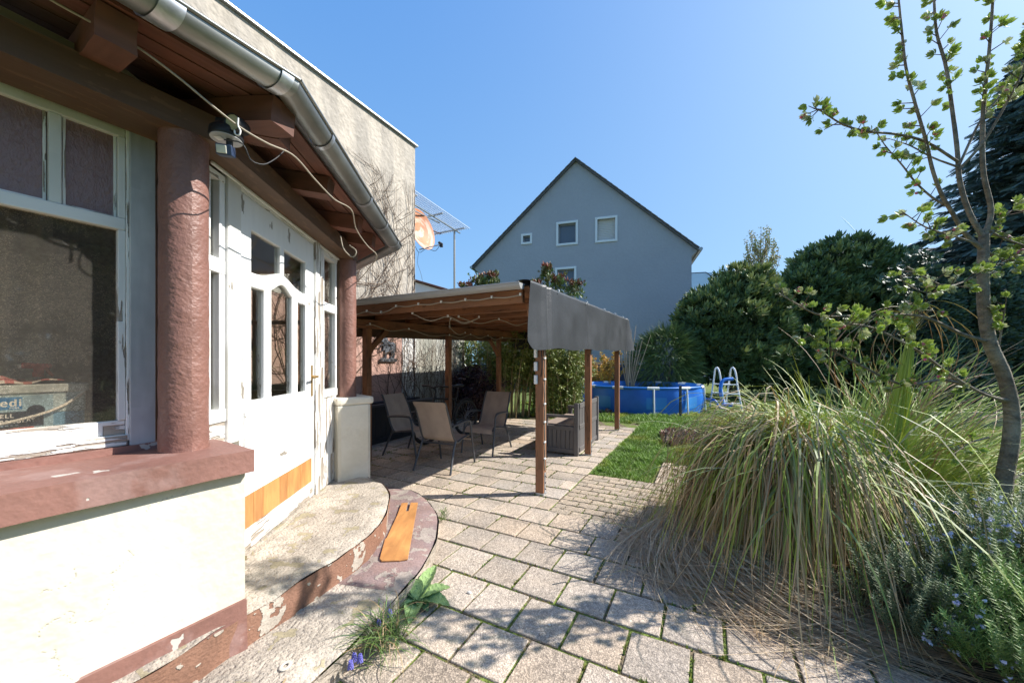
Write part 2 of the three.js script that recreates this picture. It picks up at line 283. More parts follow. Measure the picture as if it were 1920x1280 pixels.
{
  const bedPlan = [[-0.2, -5.9], [9.3, -5.9], [9.3, -1.40], [4.70, -1.40], [4.70, -0.57], [5.72, -0.57], [5.72, 1.0], [3.3, 1.6], [-0.2, 1.6]].map(([s, r]) => fromP(s, r));
  const bed = structure('paving', prism(bedPlan, -0.11, -0.011), MAT.joint);
  const slabTones = [[1, 1, 1], [1.1, 1.07, 1.03], [0.88, 0.87, 0.86], [1.0, 0.94, 0.87], [0.95, 0.97, 0.99], [1.18, 1.15, 1.12]].map((c) => tint(MAT.slab, ...c));
  const slabGeos = []; for (let i = 0; i < 10; i++) slabGeos.push(rough(bx(-0.15, 0.15, -0.05, 0, -0.142, 0.142, 0.0055), 0.0022, 23));
  let count = 0;
  for (let k = -3; k < 23; k++) {
    const s = 2.08 + 0.322 * k - 0.161, shift = ((k & 1) ? 0.15 : 0) - 0.665;
    const w = (k > 7) ? 0.40 : 0.30;                // longer slabs under the shelter
    for (let j = -16; j < 9; j++) {
      let r = shift + (j + 0.5) * w, fit = 1; if (s > 3.30) { const q = -j - 1; if (q < 0) continue; r = (k & 1) ? (q === 0 ? -1.38 - w * 0.25 : -1.38 - q * w) : -1.38 - (q + 0.5) * w; if ((k & 1) && q === 0) fit = 0.5; }
      const [X, D] = fromP(s, r); if (D < 1.05) continue;
      
      if (s <= 3.30 && r > 1.05) continue;
      const [u, v] = seenAt(X, D); if (u < -80 || u > 1750 || v > 1420) continue;
      if (inside(STEP_PLAN, X, D) && inside(STEP_PLAN, X + 0.2, D) && inside(STEP_PLAN, X + 0.1, D - 0.2) && inside(STEP_PLAN, X + 0.1, D + 0.2)) continue;
      if (D > 3.7 && u < 672) continue; if (D <= 3.7 && X < -1.15) continue;
      if (++count > 298) continue;
      const m = part(count > 1 ? 'slab_' + String(count - 1).padStart(3, '0') : 'slab', pick(slabGeos), rnd() < 0.08 ? slabTones[5] : slabTones[Math.floor(rnd() * 5)], bed);
      m.applyMatrix4(new THREE.Matrix4().makeRotationFromEuler(new THREE.Euler(rr(-0.006, 0.006), rad(62.1) + (rnd() < 0.5 ? Math.PI : 0) + rr(-0.008, 0.008), rr(-0.006, 0.006))).scale(V(1, 1, w / 0.30 * fit)));
      m.position.set(X, rr(-0.003, 0.003), -D);
      jointLines.push([s - 0.161, r - w * fit / 2, s + 0.161, r - w * fit / 2], [s - 0.161, r - w / 2, s - 0.161, r + w / 2]);
    }
  }
  // small interlocking pavers with toothed ends
  const tooth = [[-0.056, -0.094], [-0.03, -0.082], [0.0, -0.098], [0.03, -0.086], [0.056, -0.094], [0.064, -0.05], [0.05, 0], [0.064, 0.05], [0.056, 0.094], [0.03, 0.106], [0.0, 0.09], [-0.03, 0.102], [-0.056, 0.094], [-0.048, 0.05], [-0.062, 0], [-0.048, -0.05]];
  const pg = []; for (let i = 0; i < 6; i++) pg.push(prism(tooth.map(([a, b]) => [a, b]), -0.05, 0, 0.004));
  pg.forEach((g) => { const uv = g.attributes.uv, ox = rnd() * 5, oy = rnd() * 5; for (let i = 0; i < uv.count; i++) uv.setXY(i, uv.getX(i) + ox, uv.getY(i) + oy); });
  const pt = [[0.98, 0.93, 0.83], [0.9, 0.87, 0.80], [1.06, 1.0, 0.9]].map((c) => tint(MAT.slab, ...c));
  let n = 0;
  for (let a = 0; a < 20; a++) for (let b = -8; b < 10; b++) {
    const s = 3.40 + a * 0.1265, r = -0.45 + b * 0.204 + ((a & 1) ? 0.102 : 0);
    const strip = r > -0.40 && r < 0.55 && s < 5.72, field = s < 4.70 && r > -1.27 && r < 0.55; if (b === -5 && (a & 1)) { if (s < 4.70) { const [hx, hd] = fromP(s, -1.316), q = part('paver_' + String(500 + a), pg[a % 6], pt[a % 3], bed); q.rotation.set(0, rad(62.1), 0); q.scale.z = 0.5; q.position.set(hx, -0.001, -hd); } continue; }
    if (!(strip || field) || s < 3.36 + 0.02) continue;
    const [X, D] = fromP(s, r), m = part(n ? 'paver_' + String(n).padStart(3, '0') : 'paver', pick(pg), pick(pt), bed); n++;
    m.rotation.set(rr(-0.008, 0.008), rad(62.1) + rr(-0.012, 0.012), rr(-0.008, 0.008)); m.position.set(X, rr(-0.004, 0.002), -D);
    jointLines.push([s - 0.063, r, s - 0.063, r + 0.2]); 
  }
  for (let a = 0; a < 4; a++) { const [X, D] = fromP(4.84 + a * 0.27, -0.49), m = part('edge_stone' + (a ? '_00' + a : ''), rough(bx(-0.128, 0.128, -0.06, 0.008, -0.066, 0.066, 0.008), 0.003, 20), pt[2], bed); m.rotation.y = rad(62.1) + rr(-0.03, 0.03); m.position.set(X, 0, -D); }
  // moss and seedlings growing out of the joints
  const blade = new THREE.BufferGeometry(); blade.setAttribute('position', new THREE.Float32BufferAttribute([-0.2, 0, 0, 0.2, 0, 0, 0.1, 0.8, 0.35, 0, 0, -0.2, 0, 0, 0.2, -0.35, 0.9, 0.1, 0.15, 0, 0.15, -0.15, 0, -0.15, 0.3, 0.7, -0.3], 3)); blade.computeVertexNormals();
  const N = 9000, moss = new THREE.InstancedMesh(blade, leafMat(0.20, 0.25, 0.035, 0.9, 0.25), N), q = new THREE.Object3D(), col = new THREE.Color();
  for (let i = 0; i < N; i++) {
    const L = pick(jointLines), t = rnd(); let s = lerp(L[0], L[2], t) + gauss() * 0.006, r = lerp(L[1], L[3], t) + gauss() * 0.006;
    const dens = n3(s * 2.3, r * 2.3, 4); const big = dens > 0.1 ? 1.5 : 0.75;
    const [X, D] = fromP(s, r); q.position.set(X, -0.012, -D); q.rotation.set(rr(-0.3, 0.3), rr(0, 6.3), rr(-0.3, 0.3)); const k = rr(0.012, 0.022) * big; q.scale.set(k, k * rr(0.7, 1.3), k); q.updateMatrix(); moss.setMatrixAt(i, q.matrix);
    col.setRGB(rr(0.55, 1.35), rr(0.7, 1.2), rr(0.6, 1.2)); moss.setColorAt(i, col);
  }
  moss.name = 'moss'; moss.userData = { kind: 'stuff', label: 'moss and seedlings growing in the paving joints', category: 'moss' }; moss.castShadow = moss.receiveShadow = true; scene.add(moss);
}

// ---------------------------------------------------------------- the veranda house: window side A, door side B, far side C
const FA = frame(-1.242, 1.71, 31.3), FB = frame(-1.6, 2.19, -6), FAi = FA.clone().invert();
const BinA = FAi.clone().multiply(FB), WinA = FAi.clone();
const house = thing('veranda_house', 'old cream veranda house with red-brown columns, peeling white joinery and zinc gutter', 'house', FA);
const prismF = (plan, h0, h1, bevel = 0) => prism(plan.map(([s, t]) => [s, -t]), h0, h1, bevel);
// the wall, hit by a photo pixel's sight line: world point on the plane t of a frame
function planeHit(u, v, F, t) {
  const n = V(0, 0, 1).transformDirection(F), o = V(0, 0, t).applyMatrix4(F), dir = V((u - 960) / FOC, (680 - v) / FOC, -1), e = V(0, EYE, 0);
  return e.addScaledVector(dir, o.clone().sub(V(0, EYE, 0)).dot(n) / dir.dot(n));
}
{
  const H = house;
  // masonry
  part('wall', [prismF([[-3.4, 0], [0, 0], [0.205, -0.5], [0.10, -0.56], [-0.06, -0.46], [-3.4, -0.46]], 0.0, 0.955)], MAT.plaster, H);
  part('plinth', [rough(metreUV(new THREE.BoxGeometry(3.4, 0.34, 0.018, 40, 6, 1).translate(-1.697, 0.185, 0.007)), 0.003, 9)], MAT.redpaint, H);
  const sillG = new RoundedBoxGeometry(3.42, 0.102, 0.52, 3, 0.013); 
  const sill = part('window_sill', metreUV(rough(new THREE.BoxGeometry(3.42, 0.1, 0.52, 90, 4, 12).translate(-1.69, 1.0, -0.21), 0.0035, 7)), MAT.redpaint, H);
  part('sill_lip', metreUV(rough(new THREE.BoxGeometry(3.3, 0.03, 0.10, 80, 2, 3).translate(-1.72, 1.064, -0.42), 0.004, 14)), MAT.redpaint, sill);
  // window of side A
  const s0 = -1.30;
  const win = part('window', [bx(s0, -0.302, 2.046, 2.100, -0.455, -0.405, 0.006), bx(s0, -0.302, 2.464, 2.552, -0.455, -0.41, 0.006)], MAT.white, H);
  win.userData.label = 'white wooden window with textured upper panes above one large pane';
  part('bottom_rail', [bx(s0, -0.298, 1.078, 1.128, -0.46, -0.392, 0.008), bx(s0, -0.302, 1.128, 1.192, -0.455, -0.415, 0.006)], MAT.peel, win);
  part('stile', [bx(-0.327, -0.302, 1.192, 2.046, -0.45, -0.408, 0.004), bx(-0.327, -0.302, 2.1, 2.464, -0.45, -0.408, 0.004)], MAT.peel, win);
  part('stile', bx(s0, s0 + 0.05, 1.192, 2.464, -0.45, -0.408, 0.004), MAT.white, win);
  for (const m of [-0.504, -0.90]) part('muntin', bx(m - 0.018, m + 0.018, 2.1, 2.464, -0.45, -0.410, 0.005), MAT.white, win);
  part('muntin', bx(-0.92, -0.88, 1.192, 2.046, -0.45, -0.41, 0.005), MAT.white, win);
  for (const [a, b, c, d] of [[-0.327, -0.484, 2.1, 2.464], [-0.524, -0.88, 2.1, 2.464]]) part('putty', [bx(a - 0.004, b + 0.004, c, c + 0.009, -0.442, -0.428, 0.002), bx(a - 0.01, a - 0.001, c, d, -0.442, -0.426, 0.002), bx(b + 0.001, b + 0.01, c, d, -0.442, -0.426, 0.002)], MAT.peel, win);
  // textured glass in the top row, old clear glass below
  const cast = surface(0.12, (x, y) => [0.50, 0.34, 0.33, 0.6 * at(NM, x, y * 2) + 0.4 * at(NF, x >> 1, y >> 1)], {}, 0);
  const obscure = new THREE.MeshPhysicalMaterial({ transmission: 0.5, thickness: 0, roughness: 0.16, ior: 1.5 }); obscure.color.setRGB(0.46, 0.30, 0.30);
  obscure.bumpMap = surface(0.15, (x, y) => [0, 0, 0, 0.7 * at(NM, x >> 1, y) + 0.3 * at(NF, x >> 2, y >> 1)], {}, 0.004).bumpMap; obscure.bumpScale = 0.006;
  const dusty = new THREE.MeshPhysicalMaterial({ transmission: 0.965, thickness: 0, roughness: 0.03, ior: 1.5 });
  dusty.map = surface(0.55, (x, y) => { const f = at(NS, x, y), l = at(NL, x, y), m = at(NF, x, y); const d = f > 0.83 && l > 0.35 ? 0.98 : 0.66 + 0.10 * m + 0.1 * l; return [d, d * 0.95, d * 0.87]; }, {}, 0).map;
  for (const [a, b] of [[-0.486, -0.325], [-0.882, -0.522], [-1.26, -0.918]]) part('upper_pane', bx(a, b, 2.098, 2.466, -0.436, -0.432, 0), obscure, win);
  part('large_pane', bx(-0.90, -0.325, 1.19, 2.048, -0.436, -0.432, 0), dusty, win);
  part('large_pane', bx(-1.26, -0.90, 1.19, 2.048, -0.436, -0.432, 0), dusty, win);
  part('corner_board', [bx(-0.293, -0.207, 1.072, 2.552, -0.44, -0.388, 0.004)], MAT.greyboard, H);
  part('corner_board', bx(-0.302, -0.291, 1.10, 2.552, -0.44, -0.40, 0.003), MAT.peel, H);
  part('jamb', bx(-0.207, -0.02, 1.05, 2.56, -0.50, -0.425, 0.004), MAT.brownpaint, H);
  // columns
  const colG = (r, h) => { const g = new THREE.CylinderGeometry(r, r * 1.01, h, 36, 60, true); g.translate(0, h / 2, 0); const uv = g.attributes.uv; for (let i = 0; i < uv.count; i++) uv.setXY(i, uv.getX(i) * Math.PI * 2 * r, uv.getY(i) * h); return rough(g, 0.0022, 22); };
  part('column', colG(0.089, 1.46), MAT.redcolumn, H, V(-0.147, 1.045, -0.24));
  const c2 = W(-1.685, 3.76).applyMatrix4(WinA); part('column', colG(0.085, 1.42), MAT.redcolumn, H, V(c2.x, 1.105, c2.z));
  // beams on the columns
  const polyline = (o) => {                       // a line o metres outside the beam faces: A, corner, B, corner, C, end (house coordinates)
    const la = { p: V(0, 0, -0.15 + o).applyMatrix4(FA), d: V(1, 0, 0).transformDirection(FA) }, lb = { p: V(0, 0, 0.165 + o).applyMatrix4(FB), d: V(1, 0, 0).transformDirection(FB) };
    const FC = frame(-1.685, 3.76, -43), lc = { p: V(0, 0, 0.10 + o).applyMatrix4(FC), d: V(1, 0, 0).transformDirection(FC) };
    const X = (a, b) => { const k = ((b.p.x - a.p.x) * b.d.z - (b.p.z - a.p.z) * b.d.x) / (a.d.x * b.d.z - a.d.z * b.d.x); return a.p.clone().addScaledVector(a.d, k); };
    return [la.p.clone().addScaledVector(la.d, -3.4), X(la, lb), X(lb, lc), lc.p.clone().addScaledVector(lc.d, 1.75)].map((p) => p.applyMatrix4(WinA));
  };
  const strip = (o0, o1, h0, h1, slope = 0) => {  // one solid per side between two offset lines
    const a = polyline(o0), b = polyline(o1), out = [];
    for (let i = 0; i < 3; i++) {
      const q = [a[i], a[i + 1], b[i + 1], b[i]], lo = [], hi = [];
      q.forEach((p, k) => { const o = k < 2 ? o0 : o1; lo.push(V(p.x, h0 - slope * o, p.z)); hi.push(V(p.x, h1 - slope * o, p.z)); });
      const pos = [], F = (A, B, C, D) => { for (const p of [A, B, C, A, C, D]) pos.push(p.x, p.y, p.z); };
      F(hi[0], hi[1], hi[2], hi[3]); F(lo[3], lo[2], lo[1], lo[0]);
      for (let k = 0; k < 4; k++) { const n = (k + 1) % 4; F(lo[k], lo[n], hi[n], hi[k]); }
      const g = new THREE.BufferGeometry(); g.setAttribute('position', new THREE.Float32BufferAttribute(pos, 3)); g.computeVertexNormals();
      const dir = q[1].clone().sub(q[0]).normalize(), uv = []; for (let k = 0; k < pos.length; k += 3) { const P = V(pos[k], 0, pos[k + 2]); uv.push(P.dot(dir), P.dot(V(dir.z, 0, -dir.x)) + pos[k + 1]); }
      g.setAttribute('uv', new THREE.Float32BufferAttribute(uv, 2)); out.push(g);
    }
    return out;
  };
  for (const g of strip(-0.235, 0, 2.492, 2.612)) part('beam', g, MAT.brownpaint, H);
  for (const g of strip(-0.252, -0.2355, 2.50, 2.63)) part('head_moulding', g, MAT.brownpaint, H);
  // boarded eaves on rafter tails
  let o = -0.62; for (let k = 0; k < 9; k++) { const w = 0.098; for (const g of strip(o, o + w - 0.006, 2.722 + rr(0, 0.004), 2.742, 0.12)) part('soffit_board', g, MAT.soffit, H); o += w; }
  for (const g of strip(-0.9, 0.285, 2.75, 2.79, 0.12)) part('roof', g, MAT.rooftile, H);
  const tail = (m, x, l = 0.235, w = 0.105, sk = 0) => part('rafter_tail', metreUV(rough(new THREE.BoxGeometry(w, 0.115, 0.7, 4, 4, 16).translate(0, 0, -0.35 + l), 0.004, 13)).applyMatrix4(new THREE.Matrix4().makeRotationX(0.12)).applyMatrix4(new THREE.Matrix4().makeRotationY(sk)), MAT.soffit, H, m.clone().multiply(new THREE.Matrix4().makeTranslation(x, 2.658, 0)));
  const IA = new THREE.Matrix4().makeTranslation(0, 0, -0.15), IB = BinA.clone().multiply(new THREE.Matrix4().makeTranslation(0, 0, 0.165));
  for (const s of [-1.62, -1.02, -0.43]) tail(IA, s);
  tail(IA, 0.035, 0.27, 0.13, 0.32);
  for (const s of [-0.33, 0.27, 0.93, 1.36]) tail(IB, s);
  // zinc gutter with joint sleeves
  const gut = (o, h, r, a0, a1, n = 14) => { const L = polyline(o), out = []; const g0 = []; for (let j = 0; j <= n; j++) { const a = lerp(a0, a1, j / n); g0.push(polyline(o + r * Math.cos(a)).map((p) => V(p.x, h + r * Math.sin(a), p.z))); }
    for (let i = 0; i < 3; i++) { const m = [14, 20, 12][i]; out.push(sheet(m, n, (u, v) => { const k = Math.round(v * n); return g0[k][i].clone().lerp(g0[k][i + 1], u); }, (u, v, p) => [u * g0[0][i].distanceTo(g0[0][i + 1]), v * r * 3.1])); } return out; };
  const gutter = part('gutter', gut(0.352, 2.722, 0.064, -Math.PI, 0.0).concat(gut(0.352, 2.722, 0.0615, 0, -Math.PI)), MAT.zinc, H);
  const rim = polyline(0.419).map((p) => V(p.x, 2.726, p.z));
  part('gutter_bead', [0, 1, 2].map((i) => tube([rim[i], rim[i + 1]], 0.0085, 8, 2)), MAT.zinc, gutter);
  const L0 = polyline(0.352);
  const sleeve = (i, t, w = 0.05) => { const n = 14, r = 0.0705, ring = []; for (let j = 0; j <= n; j++) { const a = lerp(-Math.PI, 0, j / n), p = polyline(0.352 + r * Math.cos(a)); const A = p[i].clone(), B2 = p[i + 1].clone(), L = A.distanceTo(B2); ring.push([A.clone().lerp(B2, t - w / L / 2), A.clone().lerp(B2, t + w / L / 2)].map((q) => V(q.x, 2.722 + r * Math.sin(a), q.z))); } part('gutter_sleeve', [sheet(1, n, (u, v) => ring[Math.round(v * n)][Math.round(u)].clone())], MAT.galv, gutter); return; const dir = L0[i + 1].clone().sub(L0[i]), c = L0[i].clone().addScaledVector(dir, t); dir.normalize(); const g = new THREE.CylinderGeometry(0.0675, 0.0675, w, 22, 1, true, Math.PI, Math.PI); g.rotateZ(-Math.PI / 2); g.rotateX(-Math.PI / 2); const m = new THREE.Matrix4().makeBasis(dir, V(0, 1, 0), dir.clone().cross(V(0, 1, 0)).multiplyScalar(1)).setPosition(c.x, 2.722, c.z); part('gutter_sleeve', g.toNonIndexed().applyMatrix4(m), MAT.galv, gutter); };
  sleeve(0, 0.875, 0.07); sleeve(0, 0.985); for (const t of [0.17, 0.5, 0.72, 0.93]) sleeve(1, t, 0.035);

  // door side B
  const Q = (geo, mat, name, parent = H, extra) => { const m = part(name, Array.isArray(geo) ? merge(geo) : geo, mat, parent); if (parent === H) m.applyMatrix4(BinA); return m; };
  const leaf = new THREE.Shape([[0, 0.33], [0.985, 0.33], [0.985, 2.452], [0, 2.452]].map(([x, y]) => new THREE.Vector2(x - 0.045, y)));
  const hole = (pts) => leaf.holes.push(new THREE.Path(pts.map(([x, y]) => new THREE.Vector2(x, y))));
  const tr = (s) => 2.0 + 0.072 * Math.exp(-(((s - 0.43) / 0.17) ** 2)), lo = (s) => 1.915 + 0.085 * Math.exp(-(((s - 0.43) / 0.125) ** 2));
  const curve = (f, a, b, n = 12) => Array.from({ length: n + 1 }, (_, i) => { const s = lerp(a, b, i / n); return [s, f(s)]; });
  hole([[0.058, 2.262], ...curve(tr, 0.058, 0.405), [0.405, 2.262]].reverse()); hole([[0.45, 2.262], ...curve(tr, 0.45, 0.80), [0.80, 2.262]].reverse());
  for (const [a, b] of [[0.058, 0.205], [0.285, 0.575], [0.655, 0.80]]) hole([[a, 1.215], ...curve(lo, a, b), [b, 1.215]]);
  const leafG = new THREE.ExtrudeGeometry(leaf, { depth: 0.036, bevelEnabled: true, bevelSize: 0.006, bevelThickness: 0.006, bevelOffset: -0.003, bevelSegments: 1 });
  const door = Q(metreUV(leafG.translate(0, 0, -0.03), 1), MAT.white, 'door');
  door.userData.label = 'white half-glazed wooden door with a curved transom and stripped bottom panel';
  const clear = MAT.glass.clone(); clear.roughness = 0.03; clear.color.setRGB(0.86, 0.87, 0.85);
  for (const [a, b, c, d] of [[0.055, 0.405, 1.99, 2.27], [0.45, 0.805, 1.99, 2.27], [0.055, 0.206, 1.21, 1.94], [0.284, 0.576, 1.21, 2.01], [0.654, 0.803, 1.21, 1.94]]) part('door_pane', bx(a, b, c, d, -0.012, -0.008, 0), clear, door);
  part('kick_panel', metreUV(rough(new THREE.BoxGeometry(0.915, 0.50, 0.008, 40, 24, 1).translate(0.435, 0.91, 0.0175), 0.0012, 15)), MAT.white, door);
  const strippedG = []; for (let k = 0; k < 9; k++) strippedG.push(bx(-0.03 + k * 0.102, -0.03 + (k + 1) * 0.102 - 0.0015, 0.462, 0.66, 0.006, 0.0185 + rr(-0.0008, 0.0008), 0.001, 1));
  strippedG.forEach((g) => part('stripped_board', g, MAT.varnish, door));
  part('weather_board', metreUV(rough(new THREE.BoxGeometry(0.93, 0.12, 0.012, 30, 5, 1).translate(0.43, 0.40, 0.017), 0.003, 12)), MAT.peel, door);
  const brass = plain(0.42, 0.27, 0.10, { metalness: 0.7, roughness: 0.45 });
  const plate = part('handle_plate', bx(0.885, 0.915, 1.17, 1.43, 0.012, 0.017, 0.004), brass, door);
  part('handle', [cyl(0.009, 0.009, 0.05, 10).rotateX(Math.PI / 2).translate(0.90, 1.335, 0.015), bar(V(0.905, 1.335, 0.062), V(0.80, 1.33, 0.066), 0.014, 0.018, 0.005)], brass, door);
  Q([bx(0.945, 1.03, 0.31, 2.50, -0.06, 0.03, 0.006), bx(1.062, 1.13, 0.31, 2.50, -0.06, 0.022, 0.006), bx(1.03, 1.062, 0.31, 2.5, -0.06, -0.03, 0.002)], MAT.peel, 'door_post');
  Q([bx(-0.168, -0.052, 1.0, 2.50, -0.06, 0.02, 0.006)], MAT.white, 'door_post');
  Q([bx(-0.052, 1.5, 2.455, 2.505, -0.06, 0.012, 0.006), bx(-0.3, 1.5, 2.475, 2.492, 0.012, 0.028, 0.005)], MAT.white, 'door_head');
  Q([bx(-0.05, 1.12, 0.296, 0.328, -0.1, 0.05, 0.006)], MAT.step, 'threshold');
  // narrow side lights
  const sl = (a, b, name) => {
    const w = Q([bx(a, b, 1.93, 2.01, -0.05, 0.008, 0.005), bx(a, b, 2.43, 2.47, -0.05, 0.008, 0.005), bx(a, b, 1.13, 1.20, -0.05, 0.012, 0.005), bx(b - 0.045, b, 1.2, 1.93, -0.049, 0.006, 0.005), bx(b - 0.045, b, 2.01, 2.43, -0.049, 0.006, 0.005), bx(a, a + 0.03, 1.2, 1.93, -0.049, 0.006, 0.005), bx(a, a + 0.03, 2.01, 2.43, -0.049, 0.006, 0.005)], MAT.white, 'side_light');
    part('pane', bx(a + 0.028, b - 0.04, 1.19, 1.94, -0.03, -0.026, 0), clear, w); part('pane', bx(a + 0.028, b - 0.04, 2.0, 2.44, -0.03, -0.026, 0), clear, w);
    return w;
  };
  sl(-0.31, -0.17); const slr = sl(1.155, 1.495);
  part('panel', [bx(1.131, 1.50, 0.31, 1.13, -0.05, 0.0, 0.004)], MAT.peel, slr);
  Q([bx(-0.31, -0.17, 1.0, 1.13, -0.05, 0.004, 0.004)], MAT.peel, 'apron');
  Q([bx(1.5, 1.60, 0.9, 2.5, -0.07, 0.03, 0.005)], MAT.brownpaint, 'jamb');
  // far parapet, its rounded cream end shows beside the door
  const far = [[-1.685, 3.56], [-1.66, 3.575], [-1.475, 3.765], [-1.465, 3.80], [-1.50, 3.84], [-2.62, 5.04], [-2.86, 4.84], [-1.80, 3.66]];
  part('far_wall', prism(far, 0.0, 1.03, 0.012), MAT.plaster, H, WinA);
  part('far_sill', prism(far.map(([x, d]) => [x + (x > -1.6 ? 0.025 : 0.0), d + (x > -1.6 ? 0.02 : -0.01)]), 1.03, 1.105, 0.02), MAT.plaster, H, WinA);
  // far windows: C side and the closing side towards the neighbour
  const FC = frame(-1.685, 3.76, -43), farWin = (F, len) => {
    const b = [], m = WinA.clone().multiply(F);
    for (let x = 0.1; x < len; x += 0.42) b.push(bx(x - 0.025, x + 0.025, 1.08, 2.5, -0.12, -0.07, 0.004));
    b.push(bx(0.08, len, 1.10, 1.17, -0.12, -0.075, 0.004), bx(0.08, len, 1.95, 2.0, -0.12, -0.075, 0.004), bx(0.08, len, 2.44, 2.5, -0.12, -0.075, 0.004));
    const w = part('far_window', b, MAT.white, H, m); part('pane', bx(0.1, len, 1.12, 2.48, -0.098, -0.095, 0), MAT.glass, w); return w;
  };
  farWin(FC, 1.62); const FD = frame(-2.84, 4.92, -92); farWin(FD, 0.72);
  part('end_wall', bx(0, 0.74, 0.0, 1.1, -0.25, -0.02, 0.004), MAT.plaster, H, WinA.clone().multiply(FD));
  // inside: floor, ceiling, back wall against the neighbour and the blind end
  const foot = [[-2.9, -1.0], [-1.62, 1.55], [-1.7, 3.6], [-2.84, 4.92], [-3.56, 4.95], [-6.3, -0.35]];
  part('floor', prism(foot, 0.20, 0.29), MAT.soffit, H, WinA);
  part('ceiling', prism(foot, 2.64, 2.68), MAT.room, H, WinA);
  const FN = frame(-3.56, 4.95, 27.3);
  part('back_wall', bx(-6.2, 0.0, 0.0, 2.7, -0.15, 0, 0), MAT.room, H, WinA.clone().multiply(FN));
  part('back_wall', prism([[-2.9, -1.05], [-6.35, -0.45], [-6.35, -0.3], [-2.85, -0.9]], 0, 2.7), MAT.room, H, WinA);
  part('wall', bx(-3.4, -1.29, 0.96, 2.62, -0.46, -0.40, 0.004), MAT.plaster, H);
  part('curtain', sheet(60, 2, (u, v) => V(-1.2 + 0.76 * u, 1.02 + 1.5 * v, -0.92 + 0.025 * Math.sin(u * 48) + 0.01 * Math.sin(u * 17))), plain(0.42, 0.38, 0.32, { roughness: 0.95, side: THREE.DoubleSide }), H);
}
// ---------------------------------------------------------------- steps before the door
{
  const steps = thing('entrance_steps', 'worn rounded concrete doorsteps with flaking red-brown paint below the white door', 'steps', W(-1.2, 2.6));
  const inv = steps.matrixWorld.clone().invert();
  const ringed = (plan, h0, h1, sub = 8) => {        // a slab with a dense, slightly worn rim
    const curve = new THREE.CatmullRomCurve3(plan.map(([x, d]) => V(x, 0, -d)), false, 'centripetal'), pts = curve.getSpacedPoints(150).map((p) => [p.x, -p.z]);
    return pts;
  };
  const top = (plan, h, cx, cd, nr = 26) => {        // worn top: a fan of rings from the door to the rim
    const n = plan.length - 1;
    return sheet(n, nr, (u, v) => { const [x, d] = plan[Math.round(u * n)], k = v, X = lerp(cx, x, k), D = lerp(cd, d, k), edge = sstep(0.93, 1, v); return V(X, h + 0.006 * n3(X * 5, D * 5, 1) + 0.004 * n3(X * 17, D * 17, 2) - edge * (0.012 + 0.022 * Math.max(0, n3(X * 6, D * 6, 9))), -D); }, (u, v, p) => [p.x, p.z]);
  };
  const side = (plan, h0, h1, drop = 0.012) => { const n = plan.length - 1; return sheet(n, 6, (u, v) => { const [x, d] = plan[Math.round(u * n)]; const w = 0.008 * n3(x * 8, v * 2, d * 8) + 0.01 * (1 - v); return V(x + w, lerp(h1 - drop - 0.022 * Math.max(0, n3(x * 6, d * 6, 9)), h0, v), -d); }, (u, v, p) => [u * 3.2, p.y]); };
  const sp = ringed(STEP_PLAN), lp = ringed(LAND_PLAN);
  part('landing', top(lp, 0.30, -1.62, 2.6), MAT.step, steps, inv);
  part('landing_riser', side(lp, 0.1, 0.30), MAT.riser, steps, inv);
  // the lower step is painted at its round end, bare concrete by the wall
  part('lower_step', top(sp.slice(0, 62), 0.126, -1.55, 2.3), MAT.step, steps, inv);
  part('painted_step', top(sp.slice(61), 0.127, -1.55, 2.3), MAT.stepred, steps, inv);
  part('step_riser', side(sp, -0.02, 0.126), MAT.step, steps, inv);
}

// ---------------------------------------------------------------- the neighbour's flat-roofed building along the garden
const FNB = frame(-2.157, 8.18, 27.5);
{
  const b = thing('neighbour_building', 'tall blank flat-roofed building with a rough beige wall and pink lower paint', 'building', FNB);
  part('wall', metreUV(new THREE.BoxGeometry(15, 6.25, 8).translate(-7.5, 3.125, -4), 0), MAT.render, b).geometry = (() => { const g = metreUV(new THREE.BoxGeometry(15, 6.25, 8).translate(-7.5, 3.125, -4), 0); return g; })();
  part('pink_paint', metreUV(new THREE.BoxGeometry(8, 2.5, 0.012).translate(-4.42, 1.25, 0.006)), MAT.pink, b);
  part('coping', bx(-15.05, 0.05, 6.25, 6.29, -8.05, 0.055, 0.008), MAT.zinc, b);
  part('bare_strip', metreUV(rough(new THREE.BoxGeometry(0.41, 2.3, 0.016, 8, 40, 1).translate(-0.20, 1.15, 0.008), 0.006, 7)), MAT.peel, b);
}
{
  const f = thing('board_fence', 'weathered grey upright board fence beyond the pink wall', 'fence', FNB);
  for (let i = 0; i < 13; i++) part('board' + (i ? '_' + String(i).padStart(3, '0') : ''), bx(0.03 + i * 0.148, 0.03 + i * 0.148 + 0.143, 0, 2.15 + rr(-0.05, 0.05), -0.06 + rr(-0.012, 0.012), -0.032, 0.004, 1), tint(MAT.greyboard, ...pick([[0.85, 0.8, 0.66], [0.7, 0.67, 0.55], [0.95, 0.92, 0.8], [0.6, 0.57, 0.45]])), f);
  part('rail', bx(0, 2.0, 0.5, 0.6, -0.10, -0.062, 0.004), MAT.greyboard, f);
}
